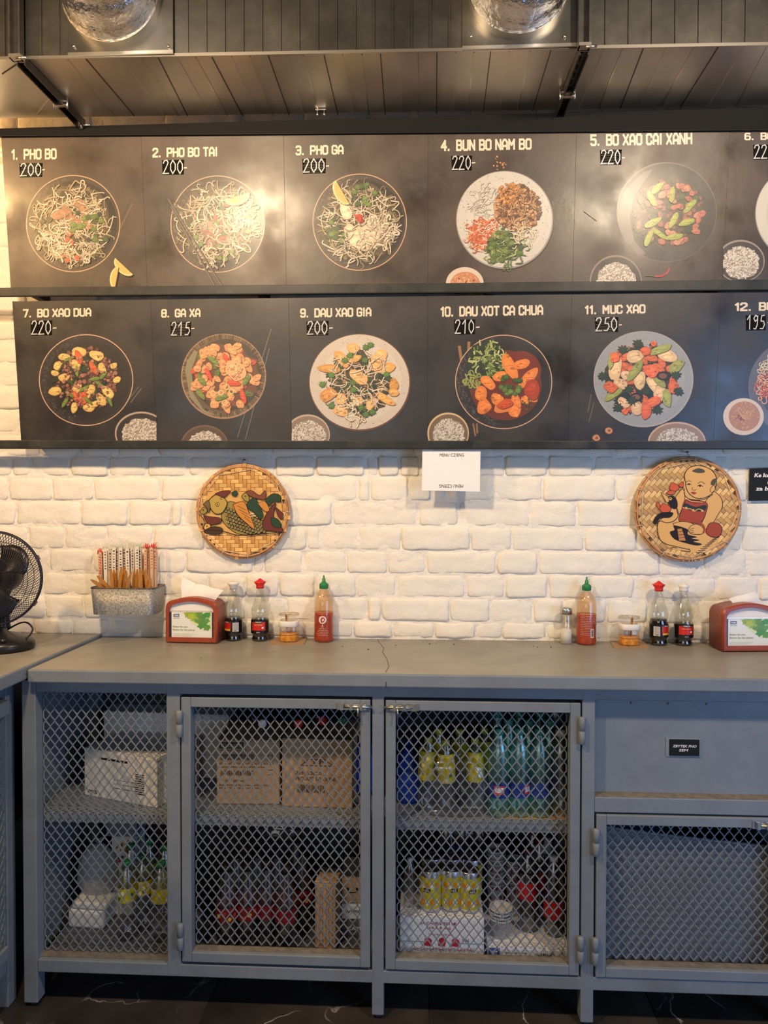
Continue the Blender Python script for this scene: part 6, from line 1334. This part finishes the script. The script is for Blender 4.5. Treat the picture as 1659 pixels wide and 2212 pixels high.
# --- second bay lower: cola bottles, kraft bag, small cartons
def rlg(b, r, lz):
    b.col = C(112, 22, 26); b.lathe([(r, lz[0]), (r, lz[1])], 16)
    for k in range(5): a = -pi/2-1+k*.5; b.col = C(206, 166, 60) if k % 2 else C(196, 60, 60); b.add([((r+.0006)*cos(a+.2*cos(i)), (r+.0006)*sin(a+.2*cos(i)), lz[0]+.010+.008*(k % 3)+.006*sin(i)) for i in range(6)], [tuple(range(6))])
COLP = [(0, 0), (.024, 0), (.030, .006), (.0305, .05), (.0265, .075), (.0305, .105), (.029, .14), (.018, .185), (.0125, .212), (.012, .228), (0, .228)]
cb_ = bottle('dark drink bottle with red label in the lower part of the second bay', 'red-labelled bottles in the second bay', M_petc, M_blk, M_yell, (.082, .122), M_cola, .10, lg=rlg, prof=COLP)
RL = 'red-labelled dark bottle, second bay, '
put(cb_, [(490, -.33), (535, -.32), (577, -.31), (618, -.33), (510, -.25), (556, -.24), (600, -.24), (655, -.23), (640, -.15)], FL, True, [RL+t for t in ('front row, leftmost', 'front row, second from left', 'front row, third from left', 'front row, fourth from left', 'second row, leftmost', 'second row, middle', 'second row, right', 'standing apart beside the paper sack', 'nearest the wall, behind the others')])
bag('silver_bag', 'crumpled transparent bag lying on the red-labelled bottles', (onY(600, 1880, -.22).x, -.20, FL+.236), [(.03, 0), (.055, .015), (.06, .035), (.04, .06), (.01, .075)], M_film, 9, sx=1.2)
e = empty('paper_sack', (onY(705, 2000, -.33).x, -.30, FL), 'upright brown paper sack at the lower right of the second bay', 'bag', rz=radians(-6)); b = MB(); b.box(-.030, .030, -.03, .05, 0, .185)
o = b.build('sack_body', M_brown, e, bevel=.004); b = MB()
for k in range(6): b.bar((-.025+.009*k, -.0308, .01), (-.027+.009*k+.004*(k % 2), -.0308, .175), .0009, .0009)
b.build('crease', mat('sack_crease', (.24, .15, .08), .7), e, kind='stuff'); b = MB(); b.box(-.030, .030, -.0305, -.002, .185, .1865); b.box(-.030, .030, .022, .05, .185, .1865); b.build('folded_top', M_brown, e)
for k, (lab, z, hh, mm) in enumerate((('small dark printed carton at the bottom of the stack, lower right of the second bay', 0, .05, M_dark), ('pale carton in the middle of the stack, lower right of the second bay', .051, .045, M_cart), ('reddish-brown carton on top of the stack, lower right of the second bay', .097, .075, M_brown))):
    e = carton('small_carton', lab, 'carton', (onY(762, 2000, -.30).x, -.27, FL+z), radians(2), .07, .12, hh-.002, mm); tex(e, ('CAFE', 'VIPIK', 'UI')[k], -.02, .025, hh*.4, hh*.6, M_ink if k else M_wht)
# --- third bay upper
bag('blue_bag', 'bright blue plastic bag at the left edge of the third bay upper shelf', (onY(880, 1720, -.28).x, -.26, SH), [(.03, 0), (.036, .02), (.036, .08), (.030, .13), (.012, .155)], M_blue, 7, sx=.85)
yb_ = bottle('clear bottle with yellow cap and yellow label on the upper shelf of the third bay', 'yellow-labelled bottles on the upper shelf', M_petc, M_ylcap, M_yell, (.085, .165), scale=.78, lg=ylg)
YB2 = 'yellow-labelled bottle, third bay upper shelf, '
put(yb_, [(918, -.30), (967, -.31), (1028, -.31), (940, -.22), (998, -.22), (1045, -.22)], SH, True, [YB2+t for t in ('front row, beside the blue bag', 'front row, middle', 'front row, right', 'back row, left', 'back row, middle', 'back row, right')], tilt=.05)
bag('film_wrap', 'crumpled clear shrink film around the yellow-labelled bottles', (onY(985, 1740, -.33).x, -.338, SH), [(.07, 0), (.085, .02), (.085, .09), (.072, .13), (.05, .155)], M_film, 12, sx=1.05, sy=.22)
def mlg(b, r, lz):
    b.col = C(40, 62, 140); b.lathe([(r, lz[0]), (r, lz[1])], 16); b.col = C(200, 60, 70); arc(b, r+.0005, lz[0]+.010, lz[1]-.006, -.016, .014, C(196, 60, 74)); arc(b, r+.0007, lz[0]+.016, lz[1]-.011, -.013, .011, C(226, 226, 232))
mb_ = bottle('green-tinted mineral water bottle with teal cap on the upper shelf of the third bay', 'mineral water bottles on the upper shelf', M_pet, M_teal, M_yell, (.055, .095), scale=.93, lg=mlg)
put(mb_, [(1077, -.33), (1121, -.325), (1165, -.325), (1098, -.25), (1142, -.25), (1186, -.25), (1075, -.17), (1120, -.17), (1165, -.17)], SH, True, ['green-tinted mineral water bottle, '+a_+' row, '+b_ for a_ in ('front', 'middle', 'back') for b_ in ('leftmost', 'central one', 'rightmost')])
pb = bottle('clear empty bottle at the right end of the third bay upper shelf', None, M_petc, M_whcap, None, None, scale=.9); put(pb, [(1210, -.31)], SH, True)
bb = bottle('tall bottle with blue cap at the back right of the third bay upper shelf', 'blue-capped bottles', M_petc, mat('blue_cap', (.02, .12, .42), .4), None, None, scale=1.16); put(bb, [(1175, -.08), (1200, -.09)], SH, True, ['tall blue-capped bottle, back right of the third bay, '+t for t in ('left one', 'right one')])
e = empty('tray_card', (onY(1140, 1790, -.34).x, -.25, SH), 'thin brown card under the mineral water bottles', 'card'); b = MB(); b.box(-.085, .10, -.105, .10, 0, .0008); b.build('card', M_brown, e)
# --- third bay lower
wA = onY(1046, 2010, -.355).x-onY(863, 2010, -.355).x
c5 = carton('drink_carton', 'white carton printed 24 CANS x 320 ML at the bottom of the third bay', 'carton', ((onY(863, 2010, -.355).x+onY(1046, 2010, -.355).x)/2, -.355, FL), 0, wA, .20, .112, mat('gloss_white_card', (.8, .8, .82), .35))
M_rink = mat('red_ink', (.48, .03, .05), .5); M_gink = mat('green_ink', (.06, .28, .16), .5)
tex(c5, '24 CANS x 320 ML', -.058, .042, .094, .101, M_rink, bold=.02); tex(c5, '(10.8 fl oz)', -.040, .024, .080, .088, M_rink, bold=.02); tex(c5, 'THANH TRA WINTER CANE', -.035, .030, .064, .069, M_rink)
tex(c5, 'Young Coconut Water with Coconut Pulp', -.085, .085, .022, .031, M_rink); tex(c5, 'VIN', .055, .072, .047, .056, M_ink, bold=.02)
b = MB()
for k, x in enumerate((-.038, .0, .036)):
    b.add([(x-.010, -.0007, .036), (x+.008, -.0007, .034), (x+.012, -.0007, .050), (x+.002, -.0007, .060), (x-.008, -.0007, .054)], [(0, 1, 2, 3, 4)])
b.build('red_pattern', M_rink, c5); prect(c5, [(-wA/2+.001, -.038, .002, .014), (.034, wA/2-.001, .002, .014), (-wA/2+.001, -.045, .0455, .047), (.042, wA/2-.001, .0435, .045)], M_gink); prect(c5, barcode(-.030, .022, .003, .014, random.Random(8)), M_ink, 'barcode')
CANP = [(0, 0), (.024, 0), (.028, .005), (.030, .012), (.030, .098), (.0265, .108), (.0262, .111), (.0245, .111), (.024, .108), (0, .108)]
can0 = empty('drink_can', (0, 0, 0), 'yellow can standing on the white carton in the third bay', 'can', 'yellow cans in the third bay')
b = MB(); b.lathe(CANP, 20); b.build('can_body', mat('can_aluminium', (.6, .6, .6), .3, metal=1), can0)
b = MB(); b.col = C(196, 182, 44); b.lathe([(.0303, .013), (.0303, .097)], 20); rr = random.Random(6)
for k in range(10): a = -pi/2+(k % 5-2)*.45; z = .03+.045*(k//5); b.col = C(214, 140, 40) if k % 2 else C(230, 226, 190); b.add([(.0308*cos(a+.22*cos(i)), .0308*sin(a+.22*cos(i)), z+.010*sin(i)) for i in range(6)], [tuple(range(6))])
b.col = BK; arc(b, .0309, .058, .068, -.012, .008, BK); wrap_text(b, .0312, 'HO', -.010, .004, .060, .066, W_, .02)
b.build('can_print', M_yell, can0); b = MB(); b.lathe([(0, .1085), (.024, .1085)], 20); b.bar((0, -.012, .1095), (0, .004, .1095), .008, .0012); b.build('lid_and_tab', mat('can_aluminium', (.6, .6, .6)), can0)
CT = FL+.1135
for i, (px, y, dz) in enumerate([(930, -.31, 0), (975, -.24, .004), (1014, -.31, 0), (934, -.24, 0), (1018, -.24, 0), (975, -.305, .0)]):
    o = can0 if i == 0 else copy_tree(can0); o.location = (onY(px, 1930, y).x, y, CT); o.rotation_euler = (0, 0, -.3+.3*(i % 3))
    o['label'] = 'yellow can on the white carton, third bay, '+('front row, left', 'back row, middle', 'front row, right', 'back row, left', 'back row, right', 'front row, middle')[i]
cl = bottle('clear bottle on the white carton at the far left of the third bay', None, M_petc, M_whcap, None, None, scale=.52); put(cl, [(885, -.30)], CT, True); cl.location.z = CT
pu = bottle('dark purple bottle at the back under the third bay shelf', 'purple bottles at the back', M_petc, mat('purple_cap', (.10, .06, .2), .4), mat('purple_label', (.045, .03, .11), .4, var=.4), (.10, .20), M_cola, .2, scale=1.18); put(pu, [(965, -.09), (1000, -.09), (1035, -.09)], FL, True, ['purple bottle at the back under the third bay shelf, '+t for t in ('leftmost', 'middle', 'rightmost')])
def cupstack(px, y, z, n, r, hgt, label, m, step=.009, pr=True):
    e = empty('cup_stack', (onY(px, 1950, y).x, y, z), label, 'cups')
    for k in range(n):
        b = MB(); b.lathe([(0, .0), (r*.72, .0), (r, hgt), (r+.002, hgt), (r+.002, hgt-.003)], 18, 0, 0, k*step); b.build('cup', m, e)
    if pr:
        b = MB(); rr = random.Random(1)
        for k in range(14):
            a = -pi/2+rr.uniform(-.7, .7); z_ = rr.uniform(.15, .8)*(hgt+n*step); b.add([((r+.003)*cos(a+.16*cos(i)), (r+.003)*sin(a+.16*cos(i)), z_+.006*sin(i)) for i in range(6)], [tuple(range(6))])
        b.build('brown_print', mat('maroon_ink', (.14, .02, .025), .5), e)
    return e
M_cup = mat('cloudy_cup', (.50, .50, .50), .3, var=.1); M_tray = mat('gloss_white_card', (.6, .6, .6))
wB = onY(1232, 2055, -.355).x-onY(1054, 2055, -.355).x
c6 = carton('drink_tray', 'low white carton tray with a blue patch, bottom right of third bay', 'carton', ((onY(1054, 2055, -.355).x+onY(1232, 2055, -.355).x)/2, -.352, FL), 0, wB, .24, .034, M_tray)
prect(c6, [(-wB/2+.001, -wB/2+.032, .001, .033)], M_lblue, 'blue_patch'); tex(c6, 'FIT', -wB/2+.010, -wB/2+.026, .006, .026, M_wht, y=-.0014, bold=.02); prect(c6, barcode(.020, .062, .006, .022, random.Random(4)), M_ink, 'barcode'); tex(c6, 'vitamins and minerals', -wB/2+.045, -.005, .020, .0235, M_ink2)
TT = FL+.0355
cupstack(1082, -.30, TT, 4, .030, .055, 'short stack of clear tubs on the low tray in the third bay', M_cup, pr=False)
cupstack(1071, -.20, TT, 9, .027, .10, 'tall stack of printed cups, third bay, left of the dark bottles', M_cup, .012)
cupstack(1110, -.19, TT, 7, .024, .09, 'second stack of printed cups, third bay, just right of the tall one', M_cup, .012)
db = bottle('dark bottle with maroon label at the right of the third bay', None, M_petc, M_whcap, M_redl, (.05, .10), M_cola, .15, scale=.86); put(db, [(1196, -.28)], TT, True)
db2 = bottle('dark drink bottle standing on the low tray in the third bay', 'dark bottles on the low tray', M_petc, mat('maroon_ink', (.1, .02, .02)), M_redl, (.09, .14), M_cola, .17, scale=.9); put(db2, [(1140, -.26), (1165, -.20), (1150, -.14)], TT, True, ['dark bottle on the low tray, '+t for t in ('foremost, beside the clear tubs', 'second back from the door', 'farthest back of the three')])
wc = empty('white_can', (onY(1188, 1850, -.26).x, -.17, TT), 'white cylindrical tin at the top right under the third bay shelf', 'tin'); b = MB(); b.lathe([(0, 0), (.020, 0), (.022, .004), (.022, .215), (0, .218)], 18); b.build('tin_body', mat('white_tin', (.55, .55, .57), .35), wc); b = MB(); wrap_text(b, .0224, 'fresh', -.014, .014, .165, .185, BK, .02); b.build('tin_lettering', M_lab, wc)
# --- fourth bay: grey waste bin behind the short door
M_bin = mat('grey_bin_plastic', (.155, .165, .185), .4, var=.08)
bn = empty('waste_bin', (.70, -.36, FL), 'large blue-grey bin with a dipped front edge behind the short mesh door', 'bin'); b = MB(); n = 16; x0, x1 = -.235, .235
fr = [(x0+(x1-x0)*i/n, -.015, .385-.050*(i/n)**.75) for i in range(n+1)]
fl = [(x0+(x1-x0)*i/n*.96+.01, .0, 0) for i in range(n+1)]
b.add(fr+fl, [(i+1, i, n+1+i, n+2+i) for i in range(n)], True); b.add([(x, y+.006, z) for x, y, z in fr+fl], [(i, i+1, n+2+i, n+1+i) for i in range(n)], True); b.build('front_wall', M_bin, bn)
b = MB(); b.box(x0, x0+.004, 0, .28, 0, .33); b.box(x1-.004, x1, 0, .28, 0, .33); b.box(x0, x1, .276, .28, 0, .33); b.box(x0, x1, 0, .28, 0, .004); b.build('bin_walls', M_bin, bn)
b = MB(); b.tube([(p[0], p[1], p[2]) for p in fr], .005, 6); b.build('rolled_edge', M_bin, bn)
# --- side cabinet: bags in the dark
bag('dark_red_bag', 'dark red net bag behind the mesh of the side cabinet, on its shelf', (-1.30, -.62, .465), [(.08, 0), (.12, .04), (.12, .16), (.08, .25), (.03, .29)], mat('dark_red_net', (.10, .025, .02), .5, var=.6, vscale=60, bump=.8, bscale=40), 15, sy=1)
bag('olive_bag', 'olive plastic bag low behind the mesh of the side cabinet', (-1.30, -.62, .115), [(.09, 0), (.12, .04), (.12, .14), (.08, .22), (.03, .26)], mat('olive_bag', (.07, .07, .03), .4, var=.5, vscale=30, bump=.8, bscale=30), 16, sy=1)
bag('grey_sack', 'grey sack behind the mesh of the side cabinet, nearest the wall', (-1.32, -.30, .465), [(.07, 0), (.11, .05), (.10, .16), (.06, .26), (.02, .30)], M_grey, 17, sy=1)
# crumbs on the worktop
for i, (px, py) in enumerate([(816, 1381), (855, 1394), (960, 1384), (981, 1392), (941, 1390), (928, 1391), (1138, 1384), (1130, 1392), (1190, 1398), (1153, 1396), (1161, 1398), (1258, 1441), (434, 1422), (366, 1394), (740, 1397), (795, 1403)]):
    P = onZ(px, py, WT+.0005); e = empty('crumb', tuple(P), 'small dark crumb lying on the grey worktop', 'crumb', 'crumbs on the worktop'); b = MB(); s = R.uniform(.0014, .0038)
    vs = [(s*cos(k*pi/3)*R.uniform(.6, 1.3), s*.6*sin(k*pi/3), 0) for k in range(6)]+[(0, 0, s*.7)]; b.add(vs, [(k, (k+1) % 6, 6) for k in range(6)]+[tuple(range(6))[::-1]]); b.build('crumb_piece', mat('crumb_dark', (.04, .02, .012), .7), e)
